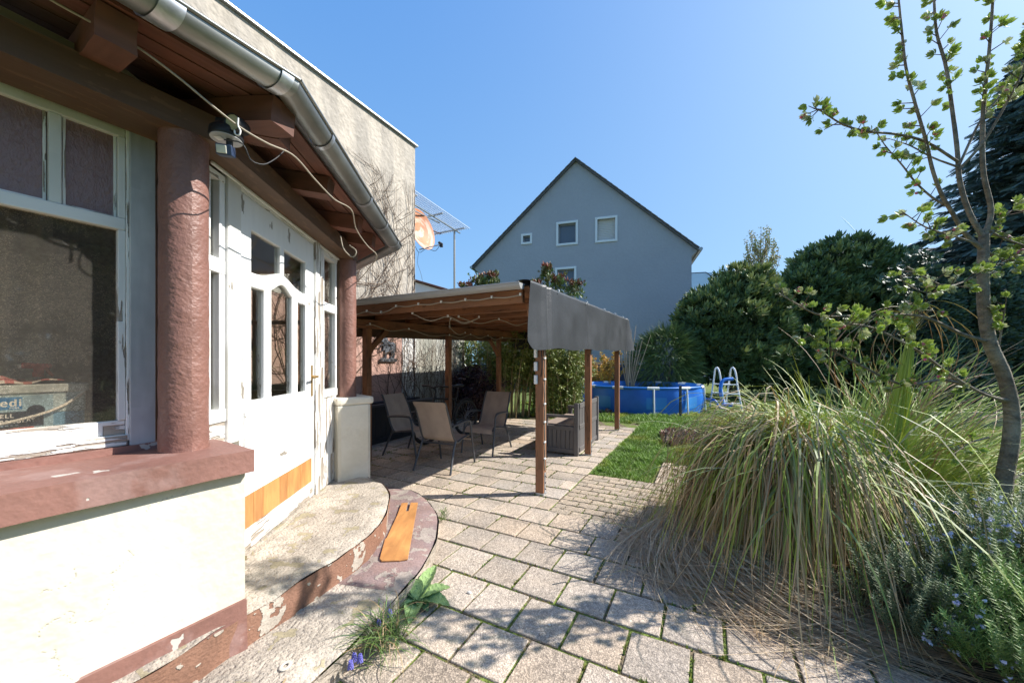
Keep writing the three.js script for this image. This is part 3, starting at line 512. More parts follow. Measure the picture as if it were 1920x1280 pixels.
// bare creeper on the wall: stems wander upwards and fork
function creeper(name, label, F, s0, s1, h1, n, r, up = 1, thick = 0.02, spread = 0.5) {
  const g = [];
  const grow = (x, y, a, len, rad0, depth) => {
    const pts = [], k = Math.max(3, Math.round(len / 0.16)); let px_ = x, py = y, z = thick;
    for (let i = 0; i <= k; i++) { pts.push(V(px_, py, z)); a += gauss() * 0.38; a = lerp(a, Math.PI / 2 * up, 0.07); px_ += Math.cos(a) * len / k; py += Math.sin(a) * len / k; z = thick + Math.abs(gauss()) * thick * 1.4; if (py < 0.05) py = 0.06; px_ = Math.min(px_, s1 - 0.01 * rnd()); if (i > 1 && depth < 2 && rnd() < 0.30) grow(px_, py, a + (rnd() < 0.5 ? -1 : 1) * rr(0.4, 1.2), len * rr(0.3, 0.6), rad0 * 0.6, depth + 1); if (py > h1) break; }
    if (pts.length > 2) g.push(limb(pts, [rad0, rad0 * 0.8, rad0 * 0.35], 4, pts.length));
  };
  for (let i = 0; i < n; i++) grow(rr(s0, s1), rr(0.0, 0.3), Math.PI / 2 + gauss() * 0.5, rr(0.45, 1) * h1, r * rr(0.6, 1.2), 0);
  return solo(name, label, 'creeper', merge(g), MAT.twig, F);
}
creeper('wall_creeper', 'leafless creeper stems spreading over the rough beige wall', FNB, -3.6, -0.05, 5.4, 15, 0.011);
creeper('fence_creeper', 'dense brown leafless creeper tangled over the grey board fence', frame(-2.157 + 0.03, 8.18, 27.5), -0.7, 1.7, 2.25, 70, 0.007, 1, 0.05);
// satellite dish on the building's end
{
  const d = thing('satellite_dish', 'orange-brown satellite dish with long arm on the end of the beige building', 'satellite dish', px(785, 432, 8.55));
  const skin = surface(1.2, (x, y) => { const l = at(NL, x, y * 2), c = at(NC, x * 3, y); return mul(mix3([0.46, 0.17, 0.07], [0.62, 0.40, 0.30], sstep(0.45, 0.75, l)), 0.85 + 0.3 * c, 0.5); }, { roughness: 0.6, side: THREE.DoubleSide }, 0);
  const N = V(0.90, 0.18, 0.40).normalize(), pts = []; for (let i = 0; i <= 12; i++) { const r = i / 12 * 0.47; pts.push(new THREE.Vector2(r, r * r * 0.45)); } for (let i = 12; i >= 0; i--) { const r = i / 12 * 0.478; pts.push(new THREE.Vector2(r, r * r * 0.45 - 0.008)); }
  const g = new THREE.LatheGeometry(pts, 40), q = new THREE.Quaternion().setFromUnitVectors(V(0, 1, 0), N);
  g.scale(1, 1, 1); g.applyQuaternion(q); part('reflector', g, skin, d);
  const tip = V(0.52, -0.36, 0.10);
  part('feed_arm', bar(V(0.02, -0.45, 0.02), tip, 0.022, 0.022, 0.004), MAT.galv, d);
  const lnb = part('feed_horn', [cyl(0.03, 0.03, 0.09, 12, 0, -0.045, 0).applyQuaternion(new THREE.Quaternion().setFromUnitVectors(V(0, 1, 0), V(-0.85, 0.5, 0.1).normalize())).translate(tip.x, tip.y + 0.03, tip.z), bx(tip.x - 0.01, tip.x + 0.06, tip.y - 0.06, tip.y + 0.03, tip.z - 0.025, tip.z + 0.025, 0.01)], MAT.dark, d);
  part('mount', [bar(V(-0.02, -0.05, 0), V(-0.16, -0.1, -0.05), 0.05, 0.05), bar(V(-0.14, -0.45, -0.05), V(-0.14, 0.15, -0.05), 0.045, 0.045)], MAT.galv, d);
  part('cable', [tube([tip.clone(), V(0.40, -0.50, 0.08), V(0.2, -0.42, 0.02), V(0.0, -0.5, -0.04), V(-0.12, -0.3, -0.05)], 0.006, 5), tube([V(0.0, -0.5, 0), V(-0.03, -0.75, 0), V(0.05, -1.0, 0), V(0.1, -1.25, 0)], 0.0035, 4)], MAT.dark, d);
}
// corrugated plastic canopy on a steel frame behind the building
{
  const c = thing('corrugated_canopy', 'clear corrugated plastic canopy on a thin steel frame behind the beige building', 'canopy', FNB);
  const clearp = plain(0.80, 0.86, 0.92, { transmission: 0.72, roughness: 0.35, thickness: 0, side: THREE.DoubleSide });
  part('sheet', sheet(2, 120, (u, v) => V(-0.25 + 2.45 * u, 5.31 - 0.16 * u + 0.022 * Math.sin(v * 1.5 / 0.076 * Math.PI * 2), -1.5 + 1.5 * v)), clearp, c);
  for (const s of [0.12, 1.05, 1.98]) part('purlin', bar(V(s, 5.24 - 0.07 * s, -1.5), V(s, 5.24 - 0.07 * s, -0.05), 0.035, 0.035), MAT.galv, c);
  part('strut', bar(V(-0.1, 5.2, -0.35), V(2.1, 5.03, -0.28), 0.03, 0.03), MAT.zinc, c);
  part('strut', bar(V(-0.05, 4.85, -0.05), V(1.3, 5.06, -0.36), 0.025, 0.025), MAT.zinc, c);
  part('strut', bar(V(0.5, 5.17, -1.3), V(1.98, 5.07, -0.85), 0.025, 0.025), MAT.soffit, c);
  part('post', bx(1.90, 1.94, 0, 5.07, -0.36, -0.32, 0.004), MAT.zinc, c);
}
// low white outbuilding behind
{
  const F = frame(-5.2, 13.6, 86), w = thing('white_outbuilding', 'low white outbuilding with a sloping brown roof edge behind the shelter', 'building', F);
  part('wall', shapeGeo([[0, 0], [3.4, 0], [3.4, 3.95], [0, 4.9]], 1.5), MAT.trim, w, V(0, 0, -1.5));
  part('roof_edge', bar(V(-0.15, 5.0, -0.75), V(3.6, 3.95, -0.75), 1.7, 0.07, 0.01), MAT.soffit, w);
}
// ---------------------------------------------------------------- the grey gabled house
const FG = frame(-2.1, 23, 106.8), FGi = FG.clone().invert();
{
  const g = thing('gabled_house', 'large grey gabled house with white-framed windows behind the garden', 'house', FG);
  const loc = (u, v) => planeHit(u, v, FG, 0).applyMatrix4(FGi);
  const wins = [[1043, 417, 1084, 458, 'glass'], [1116, 408, 1158, 452, 'shutter'], [977, 439, 998, 457, 'glass'], [1041, 502, 1081, 546, 'glass']].map(([a, b, c, d, k]) => { const p = loc(a, b), q = loc(c, d); return [p.x, q.x, q.y, p.y, k]; });
  const sh = new THREE.Shape([[0, 0], [12.14, 0], [12.14, 7.75], [6.05, 13.1], [0, 7.75]].map(([x, y]) => new THREE.Vector2(x, y)));
  const fr = 0.13; for (const [a, b, c, d] of wins) sh.holes.push(new THREE.Path([[a + fr, c + fr], [a + fr, d - fr], [b - fr, d - fr], [b - fr, c + fr]].map(([x, y]) => new THREE.Vector2(x, y))));
  part('gable_wall', metreUV(new THREE.ExtrudeGeometry(sh, { depth: 0.35, bevelEnabled: false }).translate(0, 0, -0.35)), MAT.gable, g);
  part('side_wall', [bx(11.79, 12.14, 0, 7.7, -10, -0.352, 0), bx(0, 0.35, 0, 7.7, -10, -0.352, 0), bx(0.35, 11.79, 0, 7.7, -10, -9.7, 0)], MAT.gable, g);
  part('blue_base', bx(-0.02, 12.16, 0, 1.35, -0.3, 0.03, 0.01), plain(0.030, 0.045, 0.085, { roughness: 0.9 }), g);
  for (const [a, b, c, d, k] of wins) {
    const w = part('window', [bx(a, b, d - fr, d, 0.002, 0.05, 0.01), bx(a, b, c, c + fr, 0.002, 0.06, 0.01), bx(a, a + fr, c + fr, d - fr, 0.002, 0.05, 0.01), bx(b - fr, b, c + fr, d - fr, 0.002, 0.05, 0.01)], MAT.trim, g);
    if (k === 'shutter') { for (let y = c + fr, i = 0; y < d - fr; y += 0.1, i++) part('shutter_slat', bx(a + fr, b - fr, y, Math.min(y + 0.095, d - fr), -0.17, -0.14, 0.01), plain(0.55, 0.52, 0.48), w); }
    else { part('sash', [bx(a + fr, b - fr, c + fr, c + fr + 0.07, -0.2, -0.14, 0.01), bx(a + fr, b - fr, d - fr - 0.07, d - fr, -0.2, -0.14, 0.01), bx(a + fr, a + fr + 0.07, c + fr, d - fr, -0.2, -0.14, 0.01), bx(b - fr - 0.07, b - fr, c + fr, d - fr, -0.2, -0.14, 0.01)], plain(0.24, 0.25, 0.27), w);
      part('pane', bx(a + fr, b - fr, c + fr, d - fr, -0.22, -0.2, 0), plain(0.10, 0.12, 0.15, { roughness: 0.04 }), w); }
  }
  // two roof slopes with overhang and a row of verge tiles
  const slope = (x0, y0, x1, y1, name) => part(name, shapeGeo([[x0, y0], [x1, y1], [x1, y1 + 0.1], [x0, y0 + 0.1]], 10.4), MAT.rooftile, g, V(0, 0, -10.2));
  const rl = slope(-0.30, 7.35, 6.05, 13.05, 'roof'), rt = slope(12.44, 7.35, 6.05, 13.05, 'roof');
  const verge = (x0, y0, x1, y1, p) => { for (let i = 0; i < 22; i++) { const a = i / 22, b = (i + 1.08) / 22; part('verge_tile', bar(V(lerp(x0, x1, a), lerp(y0, y1, a) + 0.125, 0.3), V(lerp(x0, x1, b), lerp(y0, y1, b) + 0.105, 0.3), 0.3, 0.045, 0.01).translate(0, 0, 10.05), MAT.rooftile, p); } };
  verge(-0.34, 7.33, 6.05, 13.05, rl); verge(12.48, 7.33, 6.05, 13.05, rt);
  part('eaves_box', shapeGeo([[12.142, 7.1], [12.142, 7.75], [12.5, 7.42]], 10), MAT.gable, g, V(0, 0, -10.0));
  part('eaves_box', shapeGeo([[-0.002, 7.1], [-0.002, 7.75], [-0.36, 7.42]], 10), MAT.gable, g, V(0, 0, -10.0));
  part('gutter', [new THREE.CylinderGeometry(0.09, 0.09, 10.4, 12).rotateX(Math.PI / 2).translate(12.56, 7.4, -5)], MAT.zinc, g);
  const gl = part('gutter', [new THREE.CylinderGeometry(0.09, 0.09, 10.4, 12).rotateX(Math.PI / 2).translate(-0.42, 7.4, -5)], MAT.zinc, g);
  part('downpipe', tube([V(-0.4, 7.35, -0.3), V(-0.36, 7.1, -0.3), V(-0.08, 6.9, -0.3), V(-0.08, 6.5, -0.3), V(-0.08, 0.2, -0.3)], 0.05, 8), MAT.zinc, gl);
}
// pale flat-roofed building with a glass roof rail, far right of the gable
{
  const F = frame(14.75, 31, 100), b = thing('pale_building', 'pale blue flat-roofed building with a glass roof rail beyond the laurel', 'building', F);
  part('wall', bx(0, 4, 0, 7.6, -4, 0, 0.02), MAT.trim, b);
  const rail = part('glass_rail', bx(0, 2.0, 7.62, 9.0, -0.06, -0.04, 0), plain(0.62, 0.75, 0.82, { roughness: 0.3, transmission: 0.4, thickness: 0 }), b);
  part('handrail', [bar(V(0, 9.0, -0.05), V(1.5, 9.02, -0.05), 0.06, 0.06), bar(V(1.5, 9.02, -0.05), V(2.0, 8.6, -0.05), 0.06, 0.06)], MAT.dark, rail);
}
// tiled house behind the spruce
{
  const F = frame(23.6, 25.5, 93), h = thing('tiled_house', 'low house with a dark ribbed tile roof behind the spruce', 'house', F);
  part('wall', bx(0.4, 13.5, 0, 7.0, -8, -0.4, 0.02), plain(0.42, 0.40, 0.33, { roughness: 0.9 }), h);
  part('gutter', bx(0, 14, 6.93, 7.07, -0.14, 0.02, 0.04), MAT.zinc, h);
  for (let k = 0; k < 15; k++) {                  // one wavy course of tiles each
    const y0 = 7.05 + k * 0.235, z0 = -0.0 - k * 0.31;
    part('tile_course' + (k ? '_' + String(k).padStart(3, '0') : ''), sheet(190, 1, (u, v) => V(14 * u, y0 + 0.27 * v + 0.045 - 0.045 * v + 0.035 * Math.abs(Math.sin(u * 14 / 0.3 * Math.PI)), z0 - 0.335 * v)), MAT.rooftile, h);
  }
  part('ridge', bx(0, 14, 10.5, 10.68, -4.85, -4.55, 0.06), MAT.rooftile, h);
  part('back_slope', bx(0, 14, 6.9, 10.5, -5.2, -4.7, 0.02), MAT.rooftile, h);
}

// ---------------------------------------------------------------- garden shelter
const FPG = frame(0.32, 4.08, 27.2), FPGi = FPG.clone().invert();
const roofH = (s) => 2.222 + 0.034 * (s + 0.45);
{
  const p = thing('garden_shelter', 'open brown timber shelter with flat roof over the garden chairs', 'shelter', FPG);
  const post = (s, t, top) => { const o = part('post', bx(s - 0.047, s + 0.047, 0.02, top, t - 0.047, t + 0.047, 0.006, 1), MAT.post, p); return o; };
  const posts = [[0, 0], [1.93, 0], [4.32, -0.03], [0, -2.72], [1.93, -2.72], [3.9, -2.72]].map(([s, t]) => post(s, t, 1.93 + 0.034 * (s + 0.4)));
  [[0, 0], [1.93, 0], [4.32, -0.03]].forEach(([s, t], i) => {
    part('post_foot', [bx(s - 0.02, s + 0.02, 0.0, 0.24, t + 0.0475, t + 0.053, 0.001), bx(s - 0.045, s + 0.045, 0.0, 0.018, t - 0.045, t + 0.053, 0.002)], MAT.galv, posts[i]);
    part('bolt', [0.06, 0.13, 0.2].map((y) => cyl(0.008, 0.008, 0.008, 8).rotateX(Math.PI / 2).translate(s, y, t + 0.053)), MAT.dark, posts[i]);
    part('post_bracket', bx(s - 0.018, s + 0.018, 1.58, 1.75, t + 0.0475, t + 0.052, 0.001), MAT.galv, posts[i]);
  });
  // wall plates, braces, rafters
  for (const t of [0, -2.72]) { const y = 1.93; part('wall_plate', bar(V(t ? -0.42 : -0.30, y + 0.065, t), V(5.0, y + 0.065 + 0.184, t), 0.06, 0.13), MAT.post, p); }
  part('side_board', bar(V(-0.40, 1.985, -2.84), V(5.0, 2.17, -2.84), 0.025, 0.34), MAT.brownpaint, p);
  for (const [s, d] of [[0, 1], [3.9, -1], [1.93, 1]]) if (s !== 1.93) part('brace', bar(V(s + d * 0.03, 1.62, -2.72), V(s + d * 0.42, 1.99, -2.72), 0.06, 0.075), MAT.post, p);
  for (let k = 0; k < 9; k++) { const s = -0.38 + k * 0.65, y = roofH(s) - 0.095; part('rafter', bx(s - 0.028, s + 0.028, y - 0.066, y + 0.066, -2.9, -0.03, 0.004), MAT.post, p); }
  // roof boards and bitumen sheet with leaf litter
  for (let k = 0; k < 20; k++) { const t = -2.96 + k * 0.151; part('roof_board' + (k ? '_' + String(k).padStart(3, '0') : ''), bar(V(-0.45, roofH(-0.45) - 0.016, t + 0.08), V(5.1, roofH(5.1) - 0.016, t + 0.08), 0.147, 0.02, 0.002), MAT.post, p); }
  const felt = surface(1, (x, y) => mul(mix3([0.035, 0.034, 0.035], [0.10, 0.075, 0.05], sstep(0.5, 0.7, at(NL, x, y))), 0.7 + 0.6 * at(NF, x, y), at(NF, x, y)), { roughness: 0.95 }, 0.01);
  part('roof_felt', sheet(60, 24, (u, v) => { const s = -0.49 + 5.62 * u; return V(s, roofH(s) + 0.012 + 0.008 * n3(s * 6, v * 18, 0) - (u < 0.004 ? 0.02 : 0), -2.98 + 3.04 * v); }), felt, p);
  const N = 900, lit = new THREE.InstancedMesh(new THREE.CircleGeometry(1, 5).scale(1, 0.55, 1), plain(0.22, 0.11, 0.05, { roughness: 0.95, side: THREE.DoubleSide }), N), q = new THREE.Object3D(), c = new THREE.Color();
  for (let i = 0; i < N; i++) { const s = -0.47 + 5.4 * Math.pow(rnd(), 1.6), t = rr(-2.95, 0); q.position.set(s, roofH(s) + 0.02 + rnd() * 0.02, t); q.rotation.set(-1.57 + gauss() * 0.7, gauss() * 0.7, rnd() * 6); q.scale.setScalar(rr(0.012, 0.035)); q.updateMatrix(); lit.setMatrixAt(i, q.matrix); c.setRGB(rr(0.6, 1.5), rr(0.5, 1.5), rr(0.5, 1.2)); lit.setColorAt(i, c); }
  lit.name = 'leaf_litter'; lit.userData.kind = 'stuff'; lit.castShadow = true; p.add(lit);
  // plastic gutter on the front edge
  const prof = []; for (let i = 0; i <= 14; i++) { const a = Math.PI + i / 14 * Math.PI; prof.push([Math.cos(a) * 0.056, Math.sin(a) * 0.056]); }
  const gs = (r, t0, t1) => sheet(14, 1, (u, v) => { const a = Math.PI + u * Math.PI; return V(-0.525 + Math.cos(a) * r, 2.232 + Math.sin(a) * r, lerp(t0, t1, v)); });
  const gt = part('gutter', [gs(0.057, -3.15, 0.015), gs(0.053, -3.15, 0.015), new THREE.CylinderGeometry(0.007, 0.007, 3.16, 8).rotateX(Math.PI / 2).translate(-0.582, 2.234, -1.567)], MAT.upvc, p);
  part('gutter_bracket', [gs(0.061, -1.98, -1.95)], MAT.upvc, gt); part('gutter_bracket', gs(0.062, -0.03, 0.02), MAT.upvc, gt); part('gutter_cap', new THREE.CircleGeometry(0.057, 16, Math.PI, Math.PI).translate(-0.525, 2.232, 0.016), MAT.upvc, gt);

  // grey tarpaulin thrown over the right edge and a darker one behind
  const tarp = solo('tarpaulin', 'dark grey tarpaulin hanging over the side of the timber shelter', 'tarpaulin', sheet(170, 34, (u, v) => {
    const s = -0.47 + 5.52 * u, top = roofH(s) + 0.045, bot = 1.60 + 0.025 * s + 0.012 * Math.sin(s * 5.1), over = 0.16;
    if (v < 0.2) { const k = v / 0.2; return V(s, top + 0.012 * Math.sin(k * 3.1) + 0.003 * n3(s * 7, k, 0), lerp(-0.10, 0.085, k)); }
    const k = (v - 0.2) / 0.8, hang = Math.pow(k, 0.7);
    const fold = (c, w) => Math.exp(-(((s - c) / w) ** 2));
    const pleat = 0.030 * (fold(-0.13, 0.035) - fold(-0.05, 0.03) + fold(0.04, 0.035) * 0.8 + fold(1.55, 0.03) * 0.6 - fold(1.62, 0.03) * 0.6 + fold(3.0, 0.05) * 0.5 - fold(3.1, 0.05) * 0.5 + fold(4.7, 0.05)) * (1 - 0.55 * k);
    const z = 0.088 + 0.012 * k + pleat + 0.018 * hang * Math.sin(s * 3.3 + 1.2 * k) + 0.01 * n3(s * 3, k * 3, 5) + (u < 0.03 ? -(0.03 - u) * 1.1 * k : 0) + (u > 0.95 ? (u - 0.95) * 2.6 * k : 0);
    const corner = u < 0.022 ? Math.pow((0.022 - u) / 0.022, 2) * 0.09 * sstep(0.7, 1, k) : 0;
    return V(s, lerp(top, bot, k) + corner, z);
  }, (u, v, P) => [u * 5.5, v * 0.9]), MAT.tarp, FPG); tarp.material = MAT.tarp.clone(); tarp.material.side = THREE.DoubleSide;
  const clips = [0.3, 1.5, 2.6, 3.5, 4.3]; clips.forEach((s) => part('clip', new THREE.TorusGeometry(0.022, 0.005, 6, 14).rotateY(1.2).translate(s, roofH(s) + 0.035, 0.092), MAT.whiteplastic, tarp));
  const back = MAT.tarp.clone(); back.side = THREE.DoubleSide;
  solo('rear_tarpaulin', 'black tarpaulin hanging across the far end of the shelter', 'tarpaulin', sheet(40, 8, (u, v) => V(5.02 + 0.03 * Math.sin(u * 19) * v, lerp(roofH(5) - 0.05, 1.80, v), -2.95 + 2.95 * u)), back, FPG);

  // fairy-light cable looped under the roof with white clips
  const str = thing('fairy_light_cable', 'pale fairy light cable looped below the shelter roof', 'light string', FPG);
  const run = [[-0.46, 2.10, -3.05], [-0.46, 2.07, -2.6], [-0.46, 2.10, -2.2], [-0.46, 2.07, -1.95], [-0.46, 2.13, -1.7]];
  for (let t = -1.35; t < 0; t += 0.33) run.push([-0.46, 2.128, t]); 
  const cl = [];
  const lay = (pts, sag = 0.05) => { const out = []; pts.forEach((a, i) => { out.push(V(...a)); cl.push(V(...a)); if (i < pts.length - 1) { const b = pts[i + 1]; out.push(V((a[0] + b[0]) / 2, (a[1] + b[1]) / 2 - sag, (a[2] + b[2]) / 2)); } }); part('cable', tube(out, 0.0065, 6, out.length * 5), MAT.cable, str); };
  lay(run, 0.012);
  lay([[-0.3, 1.98, -3.0], [0.0, 2.0, -2.66], [0.75, 1.99, -2.62], [1.88, 1.97, -2.66], [2.6, 2.03, -2.66], [3.3, 2.05, -2.66], [3.9, 2.04, -2.62], [4.4, 2.1, -1.6]], 0.06);
  lay([[-0.34, 2.05, -1.55], [-0.1, 2.02, -1.2], [0.30, 2.04, -1.0], [0.5, 2.07, -1.6], [1.0, 2.02, -2.0], [1.88, 2.0, -2.3]], 0.07);
  lay([[0.27, 2.06, -1.3], [0.92, 2.08, -1.05], [1.57, 2.10, -0.8], [2.2, 2.12, -0.55], [2.9, 2.12, -0.2]], 0.07);
  part('clip', cl.map((v) => bx(v.x - 0.01, v.x + 0.01, v.y - 0.006, v.y + 0.022, v.z - 0.01, v.z + 0.01, 0.003)), MAT.whiteplastic, str);
  const down = []; for (let y = 1.62; y > 0.25; y -= 0.09) down.push(V(-0.02 + 0.006 * Math.sin(y * 31), y, 0.0545));
  part('cable', tube(down, 0.006, 6), MAT.cable, str);
  part('clip', [1.5, 1.27, 1.0, 0.8, 0.58, 0.4].map((y) => bx(-0.04, 0.0, y - 0.009, y + 0.009, 0.048, 0.064, 0.004)), MAT.whiteplastic, str);
  [1.555, 1.41, 1.265].forEach((y, i) => { const a = solo('power_adapter', ['uppermost of the three white plug adapters on the shelter post', 'middle one of the three white plug adapters on the shelter post', 'lowest of the three white plug adapters on the shelter post'][i], 'adapter', [bx(-0.085, -0.049, y - 0.05, y + 0.05, -0.05, -0.012, 0.008)], MAT.whiteplastic, FPG, 'plug adapters on the shelter post'); });
  solo('adapter_cable', 'thin black cable between white plug adapters and post', 'cable', tube([V(-0.052, 1.62, 0.02), V(-0.054, 1.5, 0.034), V(-0.054, 1.38, 0.034), V(-0.053, 1.30, 0.02)], 0.005, 5), MAT.black, FPG);
}
// ---------------------------------------------------------------- garden chairs
function makeChair(label, X, D, faceX, faceD) {
  const o = thing('garden_chair', label, 'chair', null, 'garden chairs under the shelter');
  const z = V(faceX, 0, -faceD).normalize(), m = new THREE.Matrix4().makeBasis(V(0, 1, 0).cross(z), V(0, 1, 0), z).setPosition(X, 0, -D); o.applyMatrix4(m);
  for (const s of [-1, 1]) {
    part('leg', limb([V(s * 0.285, 0.0, 0.33), V(s * 0.28, 0.3, 0.27), V(s * 0.278, 0.58, 0.215)], [0.0145, 0.0155, 0.0155], 8), MAT.alu, o);
    part('leg', limb([V(s * 0.285, 0.0, -0.36), V(s * 0.262, 0.28, -0.24), V(s * 0.255, 0.41, -0.17)], [0.0145, 0.0155, 0.0155], 8), MAT.alu, o);
    part('armrest', limb([V(s * 0.278, 0.575, 0.216), V(s * 0.278, 0.625, 0.185), V(s * 0.279, 0.638, 0.12), V(s * 0.276, 0.63, -0.1), V(s * 0.262, 0.61, -0.27)], [0.0165, 0.019, 0.02, 0.019, 0.015], 8, 22), MAT.alu, o);
    part('side_rail', limb([V(s * 0.252, 0.375, 0.27), V(s * 0.25, 0.42, 0.22), V(s * 0.25, 0.40, 0.0), V(s * 0.25, 0.385, -0.14), V(s * 0.248, 0.47, -0.215), V(s * 0.243, 0.72, -0.315), V(s * 0.238, 0.93, -0.41), V(s * 0.236, 0.945, -0.43)], [0.014, 0.0145, 0.0145, 0.0145, 0.0145, 0.014, 0.0135, 0.0135], 8, 36), MAT.alu, o);
  }
  part('cross_bar', [bar(V(-0.27, 0.36, -0.19), V(0.27, 0.36, -0.19), 0.022, 0.022, 0.006), bar(V(-0.27, 0.375, 0.235), V(0.27, 0.375, 0.235), 0.022, 0.022, 0.006)], MAT.alu, o);
  const path = new THREE.CatmullRomCurve3([V(0, 0.33, 0.29), V(0, 0.405, 0.255), V(0, 0.425, 0.18), V(0, 0.405, 0.0), V(0, 0.392, -0.12), V(0, 0.435, -0.195), V(0, 0.60, -0.265), V(0, 0.78, -0.34), V(0, 0.94, -0.432)], false, 'centripetal');
  const sling = part('sling', sheet(10, 40, (u, v) => { const q = path.getPoint(v), k = (u - 0.5) * 2; return V(k * 0.245, q.y - 0.012 * (1 - k * k) * sstep(0.1, 0.3, v) * sstep(1, 0.8, v), q.z); }, (u, v, p) => [u * 0.5, v * 1.15]), MAT.sling, o);
  return o;
}
makeChair('grey sling garden chair with its back to the house steps', -0.93, 5.17, 0.36, 0.93);
makeChair('grey sling garden chair in front of the dark planter', -1.58, 5.86, 0.89, -0.45);
makeChair('grey sling garden chair nearest the bicycle wheel, facing the steps', -0.42, 6.12, -0.42, -0.9);
// ---------------------------------------------------------------- plastic storage bench
{
  const F = frame(1.018, 5.69, 26.3), b = thing('storage_bench', 'dark grey plastic storage bench with planked sides beside the shelter posts', 'bench', F);
  const L = 1.38, D = 0.56;                        // s along the bench, -t towards the chairs
  for (const [s, t, h] of [[0.03, -0.03, 0.82], [L - 0.03, -0.03, 0.82], [0.03, -D + 0.02, 0.60], [L - 0.03, -D + 0.02, 0.60]]) part('corner_post', bx(s - 0.032, s + 0.032, 0, h, t - 0.035, t + 0.035, 0.008), MAT.resin, b);
  const plank = (s0, s1, t0, t1) => part('plank', bx(s0, s1, 0.07, 0.40, t0, t1, 0.006), MAT.resin, b);
  for (let i = 0; i < 6; i++) for (const s of [0.022, L - 0.04]) plank(s, s + 0.018, -D + 0.06 + i * 0.073, -D + 0.06 + i * 0.073 + 0.068);
  for (let i = 0; i < 17; i++) for (const t of [-0.045, -D + 0.025]) plank(0.065 + i * 0.0737, 0.065 + i * 0.0737 + 0.069, t, t + 0.018);
  part('rail', [bx(0.01, 0.05, 0.03, 0.10, -D + 0.05, -0.06, 0.006), bx(0.01, 0.05, 0.385, 0.45, -D + 0.05, -0.06, 0.006), bx(L - 0.05, L - 0.01, 0.03, 0.1, -D + 0.05, -0.06, 0.006), bx(0.06, L - 0.06, 0.03, 0.10, -0.05, -0.015, 0.006), bx(0.06, L - 0.06, 0.39, 0.46, -0.05, -0.015, 0.006), bx(0.06, L - 0.06, 0.39, 0.45, -D, -D + 0.03, 0.006)], MAT.resin, b);
  part('seat_lid', [bx(0.055, L - 0.055, 0.45, 0.478, -D - 0.03, -0.055, 0.008)], MAT.resinlid, b);
  for (const s of [0.03, L - 0.03]) part('armrest', bx(s - 0.035, s + 0.035, 0.585, 0.625, -D - 0.03, -0.05, 0.01), MAT.resin, b);
  part('top_rail', bx(0.06, L - 0.06, 0.72, 0.80, -0.048, -0.012, 0.008), MAT.resin, b);
  for (let i = 0; i < 13; i++) part('back_slat', bx(0.075 + i * 0.096, 0.075 + i * 0.096 + 0.08, 0.455, 0.725, -0.04, -0.02, 0.005), MAT.resin, b);
}
// ---------------------------------------------------------------- dark planter along the wall
{
  const b = thing('dark_planter', 'long black boarded planter against the pink wall', 'planter', frame(-2.49, 6.45, 27.5));
  const s0 = -1.6, s1 = 1.72;
  for (let i = 0; i < 27; i++) { const s = s0 + i * 0.123; part('board' + (i ? '_' + String(i).padStart(3, '0') : ''), bx(s, s + 0.118, 0.06, 0.66, -0.02, 0, 0.004), MAT.planter, b); }
  part('rim', [bx(s0 - 0.02, s1 + 0.02, 0.66, 0.70, -0.06, 0.03, 0.006), bx(s0 - 0.02, s1 + 0.02, 0.66, 0.70, -0.47, -0.4, 0.006)], plain(0.05, 0.052, 0.062, { roughness: 0.45 }), b);
  part('base_rail', bx(s0, s1, 0.0, 0.09, -0.45, 0.012, 0.005), MAT.planter, b); part('end_board', bx(s1 - 0.005, s1 + 0.015, 0.0, 0.66, -0.45, 0.0, 0.004), MAT.planter, b);
  part('back_board', bx(s0, s1, 0.09, 0.66, -0.46, -0.44, 0.004), MAT.planter, b);
  part('soil', sheet(60, 8, (u, v) => V(lerp(s0, s1, u), 0.63 + 0.03 * n3(u * 30, v * 5, 2), lerp(-0.41, -0.03, v))), MAT.soil, b);
}
// ---------------------------------------------------------------- metal horse on the wall
{
  const hz = [[0.10, 0.07], [0.12, 0.24], [0.10, 0.30], [0.02, 0.33], [0.0, 0.28], [-0.03, 0.24], [-0.02, 0.20], [0.05, 0.22], [0.07, 0.30], [0.08, 0.38], [0.04, 0.40], [-0.01, 0.40], [-0.02, 0.44], [0.04, 0.50], [0.055, 0.55], [0.075, 0.60], [0.085, 0.565], [0.11, 0.585], [0.115, 0.555], [0.17, 0.50], [0.20, 0.43], [0.27, 0.395], [0.34, 0.40], [0.385, 0.375], [0.40, 0.31], [0.415, 0.20], [0.40, 0.19], [0.385, 0.27], [0.37, 0.22], [0.385, 0.15], [0.36, 0.07], [0.325, 0.07], [0.34, 0.14], [0.325, 0.20], [0.31, 0.16], [0.325, 0.12], [0.29, 0.07], [0.26, 0.07], [0.285, 0.125], [0.275, 0.19], [0.20, 0.205], [0.165, 0.19], [0.155, 0.07]];
  const o = thing('horse_plaque', 'dark metal horse silhouette plaque hanging on the pink wall', 'wall plaque', FNB.clone().multiply(new THREE.Matrix4().makeTranslation(-1.03, 1.47, 0.03)));
  const iron = surface(0.4, (x, y) => mul(mix3([0.05, 0.055, 0.065], [0.16, 0.17, 0.19], sstep(0.45, 0.7, at(NM, x, y))), 0.8 + 0.4 * at(NF, x, y), at(NM, x, y)), { roughness: 0.45, metalness: 0.5 }, 0.006);
  part('horse', shapeGeo(hz.map(([x, y]) => [x, y]), 0.02, 0.004), iron, o); part('base_strip', shapeGeo([[-0.02, 0], [0.43, 0], [0.43, 0.07], [0.3, 0.075], [0.2, 0.06], [0.05, 0.08], [-0.02, 0.05]], 0.024, 0.004), iron, o);
}
